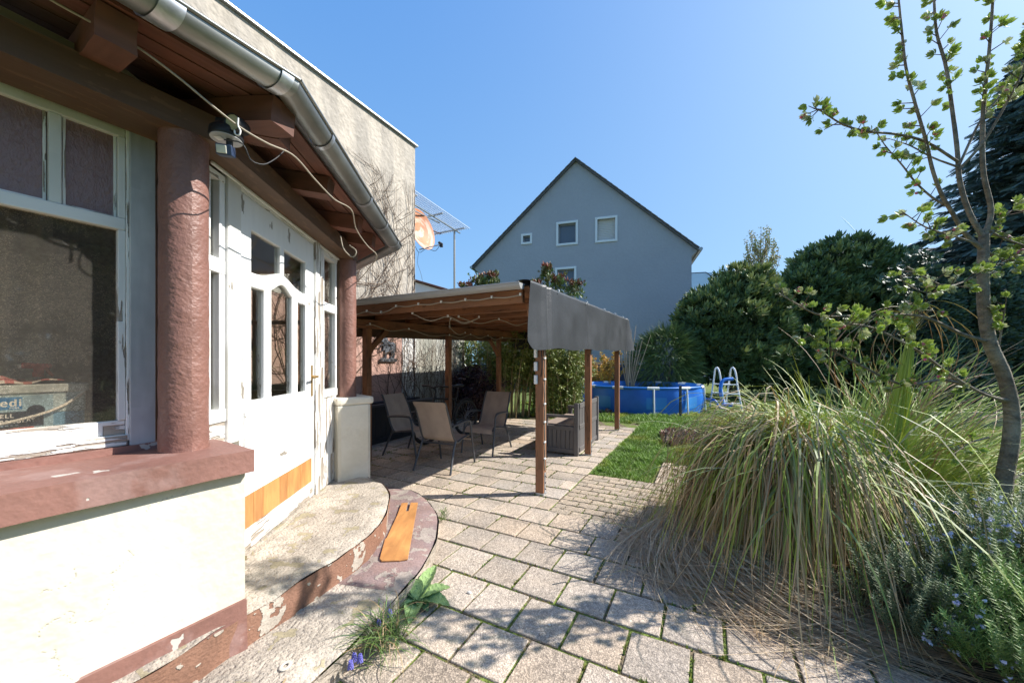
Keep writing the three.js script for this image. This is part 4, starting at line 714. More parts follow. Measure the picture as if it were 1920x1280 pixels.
// ---------------------------------------------------------------- bicycle leaning by the shelter post
{
  const a = V(-1.52, 0, -6.55), c = V(-0.93, 0, -7.42), x = c.clone().sub(a).normalize(), up = V(0, 1, 0);
  const m = new THREE.Matrix4().makeBasis(x, up, x.clone().cross(up)).setPosition(a);      // s from front hub to rear hub
  const b = thing('bicycle', 'black mountain bicycle parked between the garden chairs and the planter', 'bicycle', m), R = 0.33, L = 1.05;
  for (const s of [0, L]) {
    const w = part('wheel', new THREE.TorusGeometry(R, 0.024, 8, 40).translate(s, R + 0.024, 0), MAT.black, b);
    part('rim', new THREE.TorusGeometry(R - 0.03, 0.01, 6, 40).translate(s, R + 0.024, 0), MAT.dark, w);
    const sp = []; for (let i = 0; i < 24; i++) { const q = i / 24 * Math.PI * 2; sp.push(tube([V(s, R + 0.024, (i & 1) * 0.04 - 0.02), V(s + Math.cos(q) * (R - 0.03), R + 0.024 + Math.sin(q) * (R - 0.03), 0)], 0.0017, 3, 1)); }
    part('spokes', sp, MAT.galv, w); part('hub', cyl(0.02, 0.02, 0.1, 10).rotateX(Math.PI / 2).translate(s, R + 0.024, -0.05), MAT.dark, w);
  }
  const Y = R + 0.024, bb = V(0.63, 0.30, 0), head = V(0.19, 0.80, 0), headB = V(0.13, 0.66, 0), seatT = V(0.78, 0.80, 0), rear = V(L, Y, 0);
  part('frame', [limb([headB, bb], [0.022, 0.022], 8, 2), limb([head, seatT.clone().add(V(-0.02, -0.06, 0))], [0.018, 0.018], 8, 2), limb([bb, seatT], [0.017, 0.017], 8, 2), limb([bb, rear.clone().add(V(0, 0, 0.05))], [0.011, 0.011], 6, 2), limb([bb, rear.clone().add(V(0, 0, -0.05))], [0.011, 0.011], 6, 2), limb([seatT, rear.clone().add(V(0, 0, 0.05))], [0.009, 0.009], 6, 2), limb([seatT, rear.clone().add(V(0, 0, -0.05))], [0.009, 0.009], 6, 2), limb([headB, V(0.2, 0.83, 0)], [0.024, 0.024], 8, 2)], MAT.black, b);
  part('fork', [limb([headB, V(0.08, 0.6, 0.05), V(0, Y, 0.05)], [0.017, 0.017, 0.013], 7), limb([headB, V(0.08, 0.6, -0.05), V(0, Y, -0.05)], [0.017, 0.017, 0.013], 7)], plain(0.35, 0.36, 0.37, { metalness: 0.6, roughness: 0.4 }), b);
  const hb = part('handlebar', [tube([V(0.2, 1.02, 0.32), V(0.17, 1.03, 0.12), V(0.15, 1.0, 0), V(0.17, 1.03, -0.12), V(0.2, 1.02, -0.32)], 0.013, 8), limb([V(0.2, 0.82, 0), V(0.215, 0.95, 0), V(0.15, 1.0, 0)], [0.018, 0.018, 0.018], 8)], MAT.dark, b);
  for (const s of [-1, 1]) part('grip', limb([V(0.19, 1.025, s * 0.2), V(0.2, 1.02, s * 0.33)], [0.018, 0.018], 8, 2), MAT.black, hb);
  part('saddle', [new THREE.SphereGeometry(1, 20, 12).scale(0.13, 0.03, 0.07).translate(0.86, 1.0, 0), new THREE.SphereGeometry(1, 16, 10).scale(0.12, 0.022, 0.03).translate(0.72, 0.995, 0)], MAT.black, b);
  part('seat_post', limb([seatT, V(0.82, 0.98, 0)], [0.014, 0.014], 8, 2), MAT.dark, b);
  const cr = part('crankset', new THREE.TorusGeometry(0.085, 0.008, 6, 24).translate(bb.x, bb.y, 0.05), MAT.dark, b);
  part('crank_arm', [bar(V(bb.x, bb.y, 0.06), V(bb.x + 0.13, bb.y - 0.1, 0.07), 0.02, 0.012), bar(V(bb.x, bb.y, -0.06), V(bb.x - 0.13, bb.y + 0.1, -0.07), 0.02, 0.012)], MAT.dark, cr);
  part('bottle', cyl(0.033, 0.03, 0.15, 12).rotateZ(0.6).translate(0.44, 0.52, 0), plain(0.05, 0.32, 0.05, { roughness: 0.4 }), b);
  for (const s of [0, L]) part('mudguard', new THREE.TorusGeometry(R + 0.045, 0.012, 4, 20, 1.5).rotateZ(0.9).translate(s, Y, 0), MAT.dark, b);
}

// ---------------------------------------------------------------- small things on and in the house
{
  // inner window board with a tub, a cloth and a spray bottle on it
  part('inner_sill', bx(-1.3, -0.24, 1.095, 1.135, -0.86, -0.462, 0.006), MAT.white, house);
  const T = FA.clone().multiply(new THREE.Matrix4().makeTranslation(-0.575, 1.136, -0.62));
  const rrect = (w, d, r) => { const s = new THREE.Shape(); s.moveTo(-w / 2 + r, -d / 2); s.lineTo(w / 2 - r, -d / 2); s.quadraticCurveTo(w / 2, -d / 2, w / 2, -d / 2 + r); s.lineTo(w / 2, d / 2 - r); s.quadraticCurveTo(w / 2, d / 2, w / 2 - r, d / 2); s.lineTo(-w / 2 + r, d / 2); s.quadraticCurveTo(-w / 2, d / 2, -w / 2, d / 2 - r); s.lineTo(-w / 2, -d / 2 + r); s.quadraticCurveTo(-w / 2, -d / 2, -w / 2 + r, -d / 2); return s; };
  const slabOf = (w, d, r, y0, y1) => { const g = new THREE.ExtrudeGeometry(rrect(w, d, r), { depth: y1 - y0, bevelEnabled: true, bevelSize: 0.003, bevelThickness: 0.003, bevelOffset: -0.003, bevelSegments: 1, curveSegments: 6 }); g.rotateX(-Math.PI / 2); g.translate(0, y0, 0); return metreUV(g); };
  const tub = thing('plastic_tub', 'light blue plastic tub with printed label standing behind the window pane', 'tub', T);
  part('tub_body', slabOf(0.345, 0.20, 0.03, 0, 0.105), plain(0.16, 0.36, 0.58, { roughness: 0.35 }), tub);
  part('tub_wall', slabOf(0.35, 0.205, 0.032, 0.108, 0.19), plain(0.52, 0.66, 0.74, { roughness: 0.35 }), tub);
  part('lid', slabOf(0.366, 0.222, 0.035, 0.193, 0.222), plain(0.62, 0.70, 0.74, { roughness: 0.4 }), tub);
  part('handle', tube([V(0.165, 0.188, 0.108), V(0.10, 0.13, 0.125), V(0.0, 0.09, 0.132), V(-0.10, 0.075, 0.128), V(-0.18, 0.15, 0.10)], 0.0055, 8), MAT.whiteplastic, tub);
  const cv = document.createElement('canvas'); cv.width = 512; cv.height = 300; const c = cv.getContext('2d');
  c.fillStyle = '#9fc0d6'; c.fillRect(0, 0, 512, 300);
  c.fillStyle = '#1f7fc4'; c.fillRect(150, 10, 200, 100); c.fillStyle = '#fff'; c.font = 'bold 76px sans-serif'; c.fillText('medi', 166, 84); c.font = 'bold 20px sans-serif'; c.fillText('POOL', 285, 104);
  c.fillStyle = '#16263f'; c.fillRect(60, 130, 400, 130); c.beginPath(); c.arc(420, 130, 48, 0, 7); c.fill(); c.fillStyle = '#fff'; c.font = 'bold 44px sans-serif'; c.fillText('SCHNELL', 120, 178); c.font = 'bold 40px sans-serif'; c.fillText('CHLORGRANULAT', 75, 222); c.fillStyle = '#9db4cc'; for (let i = 0; i < 9; i++) c.fillRect(120 + i * 24, 236, 18, 9);
  c.fillStyle = '#d9543a'; c.fillRect(70, 262, 340, 26);
  const tx = new THREE.CanvasTexture(cv); tx.colorSpace = THREE.SRGBColorSpace;
  const lab = new THREE.PlaneGeometry(0.25, 0.146); part('printed_label', lab.translate(-0.045, 0.108, 0.1036), new THREE.MeshStandardMaterial({ map: tx, roughness: 0.4 }), tub);
  for (const y of [0.07, 0.115]) part('hazard_mark', [bar(V(0.128, y, 0.1045), V(0.144, y + 0.018, 0.1045), 0.003, 0.001, 0), bar(V(0.144, y + 0.018, 0.1045), V(0.160, y, 0.1045), 0.003, 0.001, 0), bar(V(0.128, y, 0.1045), V(0.144, y - 0.018, 0.1045), 0.003, 0.001, 0), bar(V(0.144, y - 0.018, 0.1045), V(0.160, y, 0.1045), 0.003, 0.001, 0)], MAT.dark, tub);
  const check = surface(0.10, (x, y) => { const a = ((x >> 7) & 1), b = ((y >> 7) & 1); return a && b ? [0.20, 0.02, 0.025] : a || b ? [0.42, 0.13, 0.13] : [0.62, 0.58, 0.56]; }, { roughness: 0.95, side: THREE.DoubleSide }, 0);
  solo('checked_cloth', 'red and white checked cloth lying crumpled on the blue tub', 'cloth', sheet(50, 24, (u, v) => { const x = lerp(-0.24, 0.115, u), z = lerp(-0.085, 0.10, v); return V(x, 0.227 + 0.014 * (1 + n3(u * 7, v * 4, 3)) + 0.05 * Math.exp(-(((u - 0.38) / 0.13) ** 2)) * sstep(1, 0.4, v) - 0.01 * sstep(0.9, 1, v), z); }, (u, v) => [u * 0.4, v * 0.22]), check, T);
  const sb = thing('spray_bottle', 'spray bottle with red trigger head behind the blue tub', 'bottle', FA.clone().multiply(new THREE.Matrix4().makeTranslation(-0.505, 1.136, -0.775)));
  const red = plain(0.55, 0.018, 0.015, { roughness: 0.35 });
  part('bottle', new THREE.LatheGeometry([[0.0, 0], [0.036, 0], [0.038, 0.01], [0.038, 0.15], [0.03, 0.19], [0.014, 0.222], [0.013, 0.25]].map(([a, b]) => new THREE.Vector2(a, b)), 24), plain(0.7, 0.72, 0.72, { roughness: 0.25, transmission: 0.5, thickness: 0 }), sb);
  part('trigger_head', [cyl(0.017, 0.017, 0.022, 16, 0, 0.25, 0), new RoundedBoxGeometry(0.088, 0.026, 0.024, 3, 0.008).rotateZ(-0.06).translate(-0.005, 0.300, 0), bx(-0.014, 0.018, 0.268, 0.294, -0.01, 0.01, 0.005)], red, sb);
  part('trigger', limb([V(0.024, 0.29, 0), V(0.03, 0.272, 0), V(0.043, 0.252, 0)], [0.008, 0.007, 0.006], 8), plain(0.62, 0.10, 0.02, { roughness: 0.35 }), sb);
  part('nozzle', bx(-0.056, -0.046, 0.29, 0.308, -0.009, 0.009, 0.003), MAT.whiteplastic, sb);
}
// motion-sensor lamp under the corner of the eaves
{
  const base = px(424, 258, 1.66), l = thing('sensor_lamp', 'black twin garden lamp with blue motion sensor under the eaves', 'lamp', base);
  part('housing', new THREE.LatheGeometry([[0.0, 0.05], [0.045, 0.048], [0.062, 0.03], [0.066, 0.0], [0.06, -0.008]].map(([a, b]) => new THREE.Vector2(a, b)), 28), MAT.black, l);
  const pl = part('base_plate', cyl(0.060, 0.060, 0.006, 28, 0, -0.010, 0), plain(0.45, 0.46, 0.48, { roughness: 0.4 }), l);
  part('sticker', bx(-0.035, -0.005, -0.0125, -0.0105, 0.0, 0.03, 0), MAT.whiteplastic, pl);
  part('neck', [cyl(0.013, 0.013, 0.036, 12, 0.014, -0.046, 0.0)], MAT.black, l);
  const hd = part('sensor_head', new RoundedBoxGeometry(0.062, 0.046, 0.05, 2, 0.005).rotateX(0.25).rotateY(0.35).translate(0.006, -0.066, 0.012), plain(0.028, 0.048, 0.10, { roughness: 0.4 }), l);
  part('sensor_lens', new RoundedBoxGeometry(0.038, 0.034, 0.008, 2, 0.003).translate(-0.008, 0, 0.025).rotateX(0.25).rotateY(0.35).translate(0.006, -0.066, 0.012), plain(0.55, 0.55, 0.46, { roughness: 0.25 }), hd);
  const sp = part('spot', new THREE.LatheGeometry([[0.0, -0.05], [0.03, -0.045], [0.036, 0.0], [0.036, 0.03], [0.033, 0.03], [0.031, 0.02], [0, 0.02]].map(([a, b]) => new THREE.Vector2(a, b)), 20).rotateX(1.75).translate(0.062, 0.045, 0.02), MAT.black, l);
  part('spot_glass', new THREE.CircleGeometry(0.0315, 20).rotateX(0.18).translate(0.062, 0.041, 0.043), plain(0.42, 0.40, 0.25, { roughness: 0.2 }), sp);
  part('mount', bx(-0.03, 0.05, 0.04, 0.075, -0.03, 0.03, 0.005), MAT.black, l);
}
solo('ceiling_hook', 'small white screw hook under the rafter by the lamp', 'hook', tube([V(0, 0.035, 0), V(0, 0.0, 0), V(0.010, -0.022, 0), V(0.004, -0.040, 0), V(-0.012, -0.036, 0), V(-0.016, -0.018, 0)], 0.0035, 6), MAT.whiteplastic, px(446, 236, 1.60));
{
  const pts = [[60, -22, 1.2], [95, 0, 1.235], [175, 44, 1.29], [250, 84, 1.36], [330, 142, 1.45], [400, 200, 1.53], [452, 240, 1.62], [500, 268, 1.72], [548, 290, 1.86], [590, 336, 2.06], [625, 372, 2.32], [660, 396, 2.7], [668, 430, 2.9], [690, 462, 3.1], [706, 478, 3.2], [690, 505, 3.4], [668, 530, 3.9]].map(([u, v, d]) => px(u, v, d));
  const cb = thing('eaves_cable', 'pale cable running along the rafter ends below the gutter', 'cable'); part('cable', tube(pts, 0.0042, 7, 120), MAT.cable, cb);
  part('thin_wire', tube([px(420, 262, 1.62), px(455, 270, 1.62), px(470, 300, 1.66), px(490, 308, 1.7), px(515, 298, 1.78), px(535, 280, 1.85)], 0.003, 5), MAT.dark, cb);
  part('thin_wire', tube([px(638, 442, 2.95), px(645, 468, 2.95), px(662, 482, 2.95), px(668, 472, 2.95), px(655, 460, 3)], 0.005, 5), MAT.cable, cb);
}
// stripped strip of wood left on the painted step
{
  const h = 0.142, P = (u, v) => { const p = onGround(u, v, h); return [p.x, -p.z]; };
  const plan = [P(712, 1047), P(716, 1051), P(748, 1050), P(764, 1047), P(783, 942), P(770, 942), P(766, 958), P(760, 958), P(764, 942), P(753, 943), P(745, 965), P(725, 1008), P(722, 1010)];
  const g = new THREE.ExtrudeGeometry(new THREE.Shape(plan.map(([x, d]) => new THREE.Vector2(x, d))), { depth: 0.007, bevelEnabled: true, bevelSize: 0.0015, bevelThickness: 0.0015, bevelSegments: 1 }); g.rotateX(-Math.PI / 2); g.translate(0, 0.1345, 0);
  solo('wood_strip', 'thin orange-brown strip of veneer lying on the painted step', 'wood strip', metreUV(g, 2), MAT.varnish);
  const q = onGround(535, 1250, 0.13); solo('chewed_ring', 'small pale ring-shaped chip lying on the bare lower step', 'stone', new THREE.TorusGeometry(0.017, 0.008, 8, 20).rotateX(Math.PI / 2).scale(1, 0.5, 1.2), plain(0.55, 0.50, 0.42, { roughness: 0.9 }), V(q.x, 0.135, q.z));
  const stick = onGround(535, 1276, 0.13); solo('dry_stick', 'short dry stick by the pale ring on the lower step', 'stick', limb([V(0, 0, 0), V(0.004, 0.006, 0.05), V(-0.004, 0.004, 0.11)], [0.004, 0.0035, 0.003], 5), MAT.cane, V(stick.x, 0.138, stick.z));
  [[880, 1112, 0.012], [1030, 1172, 0.007], [846, 1068, 0.006]].forEach(([u, v, r], i) => solo('pebble', ['white pebble on a sunlit slab beside the mullein', 'tiny pale chip on the slab edge in the middle of the path', 'small pale chip by the round step'][i], 'pebble', rough(new THREE.IcosahedronGeometry(r, 2).scale(1.2, 0.7, 1), r * 0.3, 1 / r), plain(0.6, 0.57, 0.52, { roughness: 0.9 }), onGround(u, v).add(V(0, r * 0.5, 0))));
}
// ---------------------------------------------------------------- above-ground pool
{
  const R = 1.83, H = 0.76, N = 12, blue = surface(1.5, (x, y) => { const l = at(NL, x, y), c = at(NC, x, y); return mul(mix3([0.010, 0.125, 0.52], [0.018, 0.17, 0.60], l), 0.9 + 0.2 * c, c); }, { roughness: 0.42 }, 0.006);
  const o = thing('frame_pool', 'round blue frame pool with white legs on the lawn', 'pool', W(4.17, 11.96, -0.02));
  const wall = part('liner', sheet(144, 6, (u, v) => { const a = u * Math.PI * 2, k = Math.cos(a * N) * 0.5 + 0.5, b = R + 0.05 * Math.sin(v * Math.PI) * (1 - 0.8 * k) - 0.02 * k; return V(Math.cos(a) * b, H * v * 0.985, Math.sin(a) * b); }, (u, v) => [u * 11.5, v * 0.76]), blue, o);
  const pale = plain(0.035, 0.23, 0.60, { roughness: 0.45 });
  for (const a0 of [1.52, 0.93, 2.35]) { const k = (a, r) => V(Math.cos(a) * r, 0, Math.sin(a) * r); part('printed_patch', sheet(10, 6, (u, v) => { const a = a0 + u * 0.30, v2 = 0.24 + 0.42 * v, kk = Math.cos(a * N) * 0.5 + 0.5, b = R + 0.05 * Math.sin(v2 * Math.PI) * (1 - 0.8 * kk) - 0.02 * kk + 0.004; return V(Math.cos(a) * b, H * v2, Math.sin(a) * b); }), pale, wall); }
  part('inner_liner', sheet(96, 3, (u, v) => V(Math.cos(u * 6.2832) * (R - 0.045), H * (0.99 - 0.6 * v), Math.sin(u * 6.2832) * (R - 0.045))), plain(0.03, 0.20, 0.62, { roughness: 0.4 }), wall);
  part('cover', sheet(64, 12, (u, v) => { const r = v * (R - 0.05), a = u * 6.2832, x = Math.cos(a) * r, z = Math.sin(a) * r; return V(x, H - 0.15 - 0.06 * (1 - v * v) + 0.012 * n3(x * 3, z * 3, 1), z); }), plain(0.55, 0.62, 0.66, { roughness: 0.4 }), o);
  const rim = part('rim', new THREE.TorusGeometry(R - 0.01, 0.034, 8, 96).rotateX(Math.PI / 2).translate(0, H, 0), plain(0.02, 0.17, 0.55, { roughness: 0.4 }), o);
  for (let i = 0; i < N; i++) {
    const a = (i + 0.28) / N * Math.PI * 2, d = V(Math.cos(a), 0, Math.sin(a)), t = V(-d.z, 0, d.x), c = d.clone().multiplyScalar(R + 0.045);
    part('leg', limb([c.clone().setY(H - 0.02), d.clone().multiplyScalar(R + 0.09).setY(0)], [0.026, 0.024], 10, 2), MAT.trim, o);
    part('rim_joint', tube([-0.16, -0.08, 0, 0.08, 0.16].map((k) => { const b = a + k / R; return V(Math.cos(b) * (R - 0.01), H, Math.sin(b) * (R - 0.01)); }), 0.042, 10), MAT.trim, rim);
  }
  part('drain_hose', tube([V(1.80, 0.35, 0.62), V(2.0, 0.33, 0.75), V(2.12, 0.12, 0.85), V(2.35, 0.03, 0.9)], 0.035, 8), plain(0.015, 0.13, 0.50, { roughness: 0.4 }), o);
}
{ // ladder beside the pool
  const o = thing('pool_ladder', 'white tubular pool ladder with blue treads standing on the grass', 'ladder', W(6.45, 11.1, -0.02)), blue = plain(0.015, 0.16, 0.58, { roughness: 0.4 });
  for (const s of [-0.24, 0.24]) part('rail', tube([V(s, 0, 0.45), V(s, 0.7, 0.22), V(s, 1.18, 0.1), V(s, 1.30, 0.02), V(s, 1.33, -0.05), V(s, 1.28, -0.13), V(s, 1.1, -0.18), V(s, 0.6, -0.3), V(s, 0, -0.45)], 0.024, 8, 40), MAT.trim, o);
  for (const y of [0.28, 0.55, 0.82]) for (const q of [-1, 1]) part('tread', bar(V(-0.24, y, q * (0.40 - y * 0.26)), V(0.24, y, q * (0.40 - y * 0.26)), 0.09, 0.03, 0.008), MAT.trim, o);
  part('blue_tread_cover', tube([V(-0.32, 0.35, 0.4), V(-0.36, 0.7, 0.36), V(-0.25, 0.95, 0.3), V(0.05, 1.0, 0.28)], 0.05, 8), blue, o); part('blue_foot', bx(-0.34, -0.05, 0.2, 0.30, 0.36, 0.5, 0.02), blue, o);
}
solo('garden_stake', 'dark wooden stake standing in the grass before the blue pool', 'stake', [bx(-0.028, 0.028, -0.05, 0.86, -0.028, 0.028, 0.006)], plain(0.07, 0.065, 0.065, { roughness: 0.8 }), onGround(1276, 784));
{ const b = thing('timber_edging', 'low brown timber edging boards beyond the apple tree', 'edging', W(9.3, 8.1)); for (let k = 0; k < 3; k++) part('board' + (k ? '_00' + k : ''), bx(-1.0, 3.5, k * 0.125, k * 0.125 + 0.12, -0.03 - k * 0.004, 0.03, 0.006), tint(MAT.greyboard, 0.42, 0.33, 0.25), b); }
{ const [X, D] = fromP(3.85, 0.19), t = thing('concrete_trough', 'low square concrete trough half hidden by the dry grass', 'trough', frame(X, D, 27.9));
  part('side', [bx(-0.33, 0.33, 0, 0.42, -0.34, -0.27, 0.008), bx(-0.33, 0.33, 0, 0.42, 0.27, 0.34, 0.008), bx(-0.33, -0.26, 0, 0.42, -0.269, 0.269, 0.008), bx(0.26, 0.33, 0, 0.42, -0.269, 0.269, 0.008)], tint(MAT.slab, 0.62, 0.6, 0.6), t); part('soil', bx(-0.26, 0.26, 0.0, 0.36, -0.27, 0.27, 0.01), MAT.soil, t); }
solo('contrail', 'short white vapour trail in the sky above the laurels', 'vapour trail', limb([px(1577, 406, 360), px(1590, 419, 360), px(1604, 434, 360)], [0.15, 0.75, 0.6], 8), plain(0.9, 0.9, 0.9, { roughness: 1 }));

// ---------------------------------------------------------------- plants
function quadGeo(tris) { const g = new THREE.BufferGeometry(); g.setAttribute('position', new THREE.Float32BufferAttribute(tris.flat(), 3)); g.computeVertexNormals(); return g; }
function leafTris(w, bend = 0.12, fold = 0.18) { // a pointed leaf along +y, one unit long
  const b = [0, 0, 0], l1 = [-w * 0.8, 0.3, w * fold], r1 = [w * 0.8, 0.3, w * fold], m1 = [0, 0.32, 0.02], l2 = [-w * 0.85, 0.64, w * fold - bend * 0.3], r2 = [w * 0.85, 0.64, w * fold - bend * 0.3], m2 = [0, 0.66, -bend * 0.3], t = [0, 1, -bend];
  return [b, m1, l1, b, r1, m1, l1, m1, l2, m1, m2, l2, m1, r1, m2, r1, r2, m2, l2, m2, t, m2, r2, t];
}
const xf = (tris, m) => tris.map((p) => V(...p).applyMatrix4(m).toArray());
function rosette(n, w, tilt, bend, jit = 0.25) { // n leaves round a twig that grows along +y
  const out = []; for (let i = 0; i < n; i++) { const m = new THREE.Matrix4().makeRotationY(i * 2.4 + rr(-jit, jit)).multiply(new THREE.Matrix4().makeTranslation(0, i / n * 0.35, 0)).multiply(new THREE.Matrix4().makeRotationX(lerp(tilt, tilt * 0.35, i / n) + rr(-jit, jit))); const k = rr(0.75, 1.05); m.scale(V(k, k, k)); out.push(...xf(leafTris(w, bend), m)); } return quadGeo(out);
}
const UP = V(0, 1, 0);
function strew(parent, name, geo, mat, list) { // list of { p, d, s, c }: position, growing direction, size, tint
  const im = new THREE.InstancedMesh(geo, mat, list.length), m = new THREE.Matrix4(), q = new THREE.Quaternion(), q2 = new THREE.Quaternion(), c = new THREE.Color();
  list.forEach((o, i) => { q.setFromUnitVectors(UP, o.d); q2.setFromAxisAngle(UP, rnd() * 6.283); q.multiply(q2); m.compose(o.p, q, V(o.s, o.s * (o.k || 1), o.s)); im.setMatrixAt(i, m); c.setRGB(...o.c); im.setColorAt(i, c); });
  im.name = name; im.userData.kind = 'stuff'; im.castShadow = im.receiveShadow = true; parent.add(im); return im;
}
const rdir = () => { const z = rr(-1, 1), a = rnd() * 6.283, r = Math.sqrt(1 - z * z); return V(r * Math.cos(a), z, r * Math.sin(a)); };
// points spread over and a little inside lumpy blobs
function blobLeaves(blobs, n, o) {
  const list = [], tot = blobs.reduce((a, b) => a + b[3] * b[4] + b[4] * b[5] + b[3] * b[5], 0);
  for (const [cx, cy, cz, rx, ry, rz] of blobs) {
    const k = Math.round(n * (rx * ry + ry * rz + rx * rz) / tot);
    for (let i = 0; i < k; i++) {
      const d = rdir(); if (d.y < -0.55 && rnd() < 0.7) continue;
      const lump = 1 + o.lump * n3(d.x * 3.1 + cx, d.y * 3.1, d.z * 3.1 + cz) + o.lump * 0.5 * n3(d.x * 8, d.y * 8 + cy, d.z * 8);
      const depth = rnd() < 0.72 ? 1 - 0.13 * rnd() : 1 - 0.5 * rnd();
      const p = V(cx + d.x * rx * lump * depth, cy + d.y * ry * lump * depth, cz + d.z * rz * lump * depth); if (p.y < (o.min ?? 0.1)) continue;
      const out = V(d.x / rx, d.y / ry, d.z / rz).normalize(), g = out.multiplyScalar(o.out ?? 0.9).addScaledVector(UP, o.up ?? 0.5).addScaledVector(rdir(), o.wild ?? 0.55).normalize();
      const y = o.young && d.y > 0.2 && depth > 0.9 && rnd() < o.young ? 1 : 0;
      list.push({ p, d: g, s: rr(...o.size), c: y ? o.tip : o.col(rnd(), n3(p.x * 1.3, p.y * 1.3, p.z * 1.3)) });
    }
  }
  return list;
}
function branches(parent, name, mat, root, targets, r0, mid = 0.5) { const g = targets.map((t) => { const m = root.clone().lerp(t, mid).add(V(gauss() * 0.1, Math.abs(root.y - t.y) * 0.12, gauss() * 0.1)); return limb([root, m, t], [r0, r0 * 0.65, r0 * 0.25], 6, 8); }); return part(name, g, mat, parent); }

// ---- evergreen laurels and hedge
const laurelGeo = rosette(9, 0.17, 1.15, 0.14), laurelMat = leafMat(1, 1, 1, 0.55, 0.28);
const laurelCol = (r, n) => { const k = 0.75 + 0.5 * r + 0.25 * n; return [0.12 * k, 0.185 * k, 0.062 * k]; };
function laurel(label, X, D, blobs, n, size) {
  const o = thing('laurel_bush', label, 'bush', W(X, D)); const tg = [];
  const list = blobLeaves(blobs, n, { lump: 0.20, size, col: laurelCol, up: 0.75, wild: 0.5, young: 0.5, tip: [0.32, 0.36, 0.12], min: 0.35 });
  strew(o, 'crown', laurelGeo, laurelMat, list);
  for (let i = 0; i < 7; i++) { const b = pick(blobs), d = rdir(); tg.push(V(b[0] + d.x * b[3] * 0.7, b[1] + Math.abs(d.y) * b[4] * 0.7, b[2] + d.z * b[5] * 0.7)); }
  branches(o, 'stem', MAT.bark, V(0, 0, 0), tg, 0.07); return o;
}
laurel('tall rounded laurel bush with pale new leaves behind the pool', 8.75, 14.8, [[0, 2.7, 0, 1.95, 2.0, 1.6], [0.5, 3.8, 0.1, 1.35, 1.45, 1.2], [-1.05, 2.7, 0.2, 1.1, 1.5, 1.1], [1.2, 3.0, 0, 1.1, 1.6, 1.1], [0.3, 1.5, 0.4, 2.0, 1.0, 1.2]], 6200, [0.20, 0.32]);
laurel('largest laurel bush, between the poplar and the spruce', 14.3, 15.8, [[0, 3.3, 0, 2.6, 2.4, 1.8], [-0.2, 5.0, 0, 1.9, 1.75, 1.5], [1.6, 4.6, 0, 1.4, 1.7, 1.3], [-1.8, 4.0, 0.2, 1.2, 1.5, 1.2], [-0.5, 1.8, 0.5, 3.0, 1.4, 1.4], [2.6, 2.6, 0.2, 1.6, 2.2, 1.4]], 8200, [0.22, 0.34]);
laurel('low dark laurel shrub filling the gap behind the tall grass', 11.2, 15.2, [[0, 1.5, 0, 1.9, 1.5, 1.2], [-1.2, 1.9, 0, 1.0, 1.2, 1.0]], 2200, [0.22, 0.32]);
laurel('tall laurel hedge beside the viewpoint, mirrored in the large window pane', 6.3, -2.6, [[0, 2.2, 0, 1.3, 2.4, 1.6], [0.2, 2.4, 2.4, 1.3, 2.5, 1.5], [-0.2, 2.1, -1.9, 1.2, 2.2, 1.4], [0.3, 2.0, 4.4, 1.2, 2.2, 1.5]], 3200, [0.26, 0.38]);
{ // ivy hedge on the right
  const o = thing('ivy_hedge', 'dense dark ivy hedge behind the apple tree', 'hedge', W(16.5, 11.8)), list = [];
  for (let i = 0; i < 11000; i++) { const x = rr(-3.4, 6), y = Math.pow(rnd(), 0.85) * (4.9 + 0.6 * n3(x * 0.8, 0, 3)), z = (rnd() < 0.8 ? 0.45 - 0.25 * rnd() : rr(-1.2, 0.3)) + 0.35 * n3(x * 0.9, y * 0.9, 1); const k = 0.6 + 0.6 * rnd() + 0.3 * n3(x, y, 5); list.push({ p: V(x, y, z + (y > 4.4 ? -rnd() * 0.8 : 0)), d: V(gauss() * 0.5, 0.2 + rnd() * 0.4, 0.9).normalize(), s: rr(0.13, 0.24), c: [0.075 * k, 0.13 * k, 0.085 * k] }); }
  strew(o, 'leaves', rosette(6, 0.30, 1.2, 0.1), leafMat(1, 1, 1, 0.5, 0.1), list);
  part('stem', [-2.5, -1, 0.6, 2.2, 3.8, 5].map((x) => limb([V(x, 0, -0.4), V(x + 0.1, 2, -0.5), V(x - 0.1, 4.2, -0.4)], [0.06, 0.05, 0.02], 6)), MAT.bark, o);
}
{ // round dwarf conifer
  const o = thing('round_conifer', 'low round dark green conifer beside the pool', 'bush', W(5.75, 13.9)); const t = [];
  for (let i = 0; i < 11; i++) { const y = 0.15 + i * 0.075, w = 0.16 * (1 - i / 13); for (const s of [-1, 1]) t.push([0, y, 0], [s * w, y + 0.12, 0.03], [0, y + 0.05, 0.01]); }
  const col = (r, n) => { const k = 0.7 + 0.6 * r + 0.25 * n; return [0.09 * k, 0.145 * k, 0.032 * k]; };
  strew(o, 'crown', quadGeo(t), leafMat(1, 1, 1, 0.7, 0.15), blobLeaves([[0, 1.25, 0, 1.12, 1.35, 1.0], [0.25, 1.9, 0, 0.8, 0.85, 0.8]], 5200, { lump: 0.10, size: [0.28, 0.5], col, up: -0.25, wild: 0.4, out: 0.9, min: 0.08 }));
  branches(o, 'stem', MAT.bark, V(0, 0, 0), [V(0.3, 1.8, 0), V(-0.4, 1.3, 0.1), V(0.1, 1.6, 0.4)], 0.05);
}
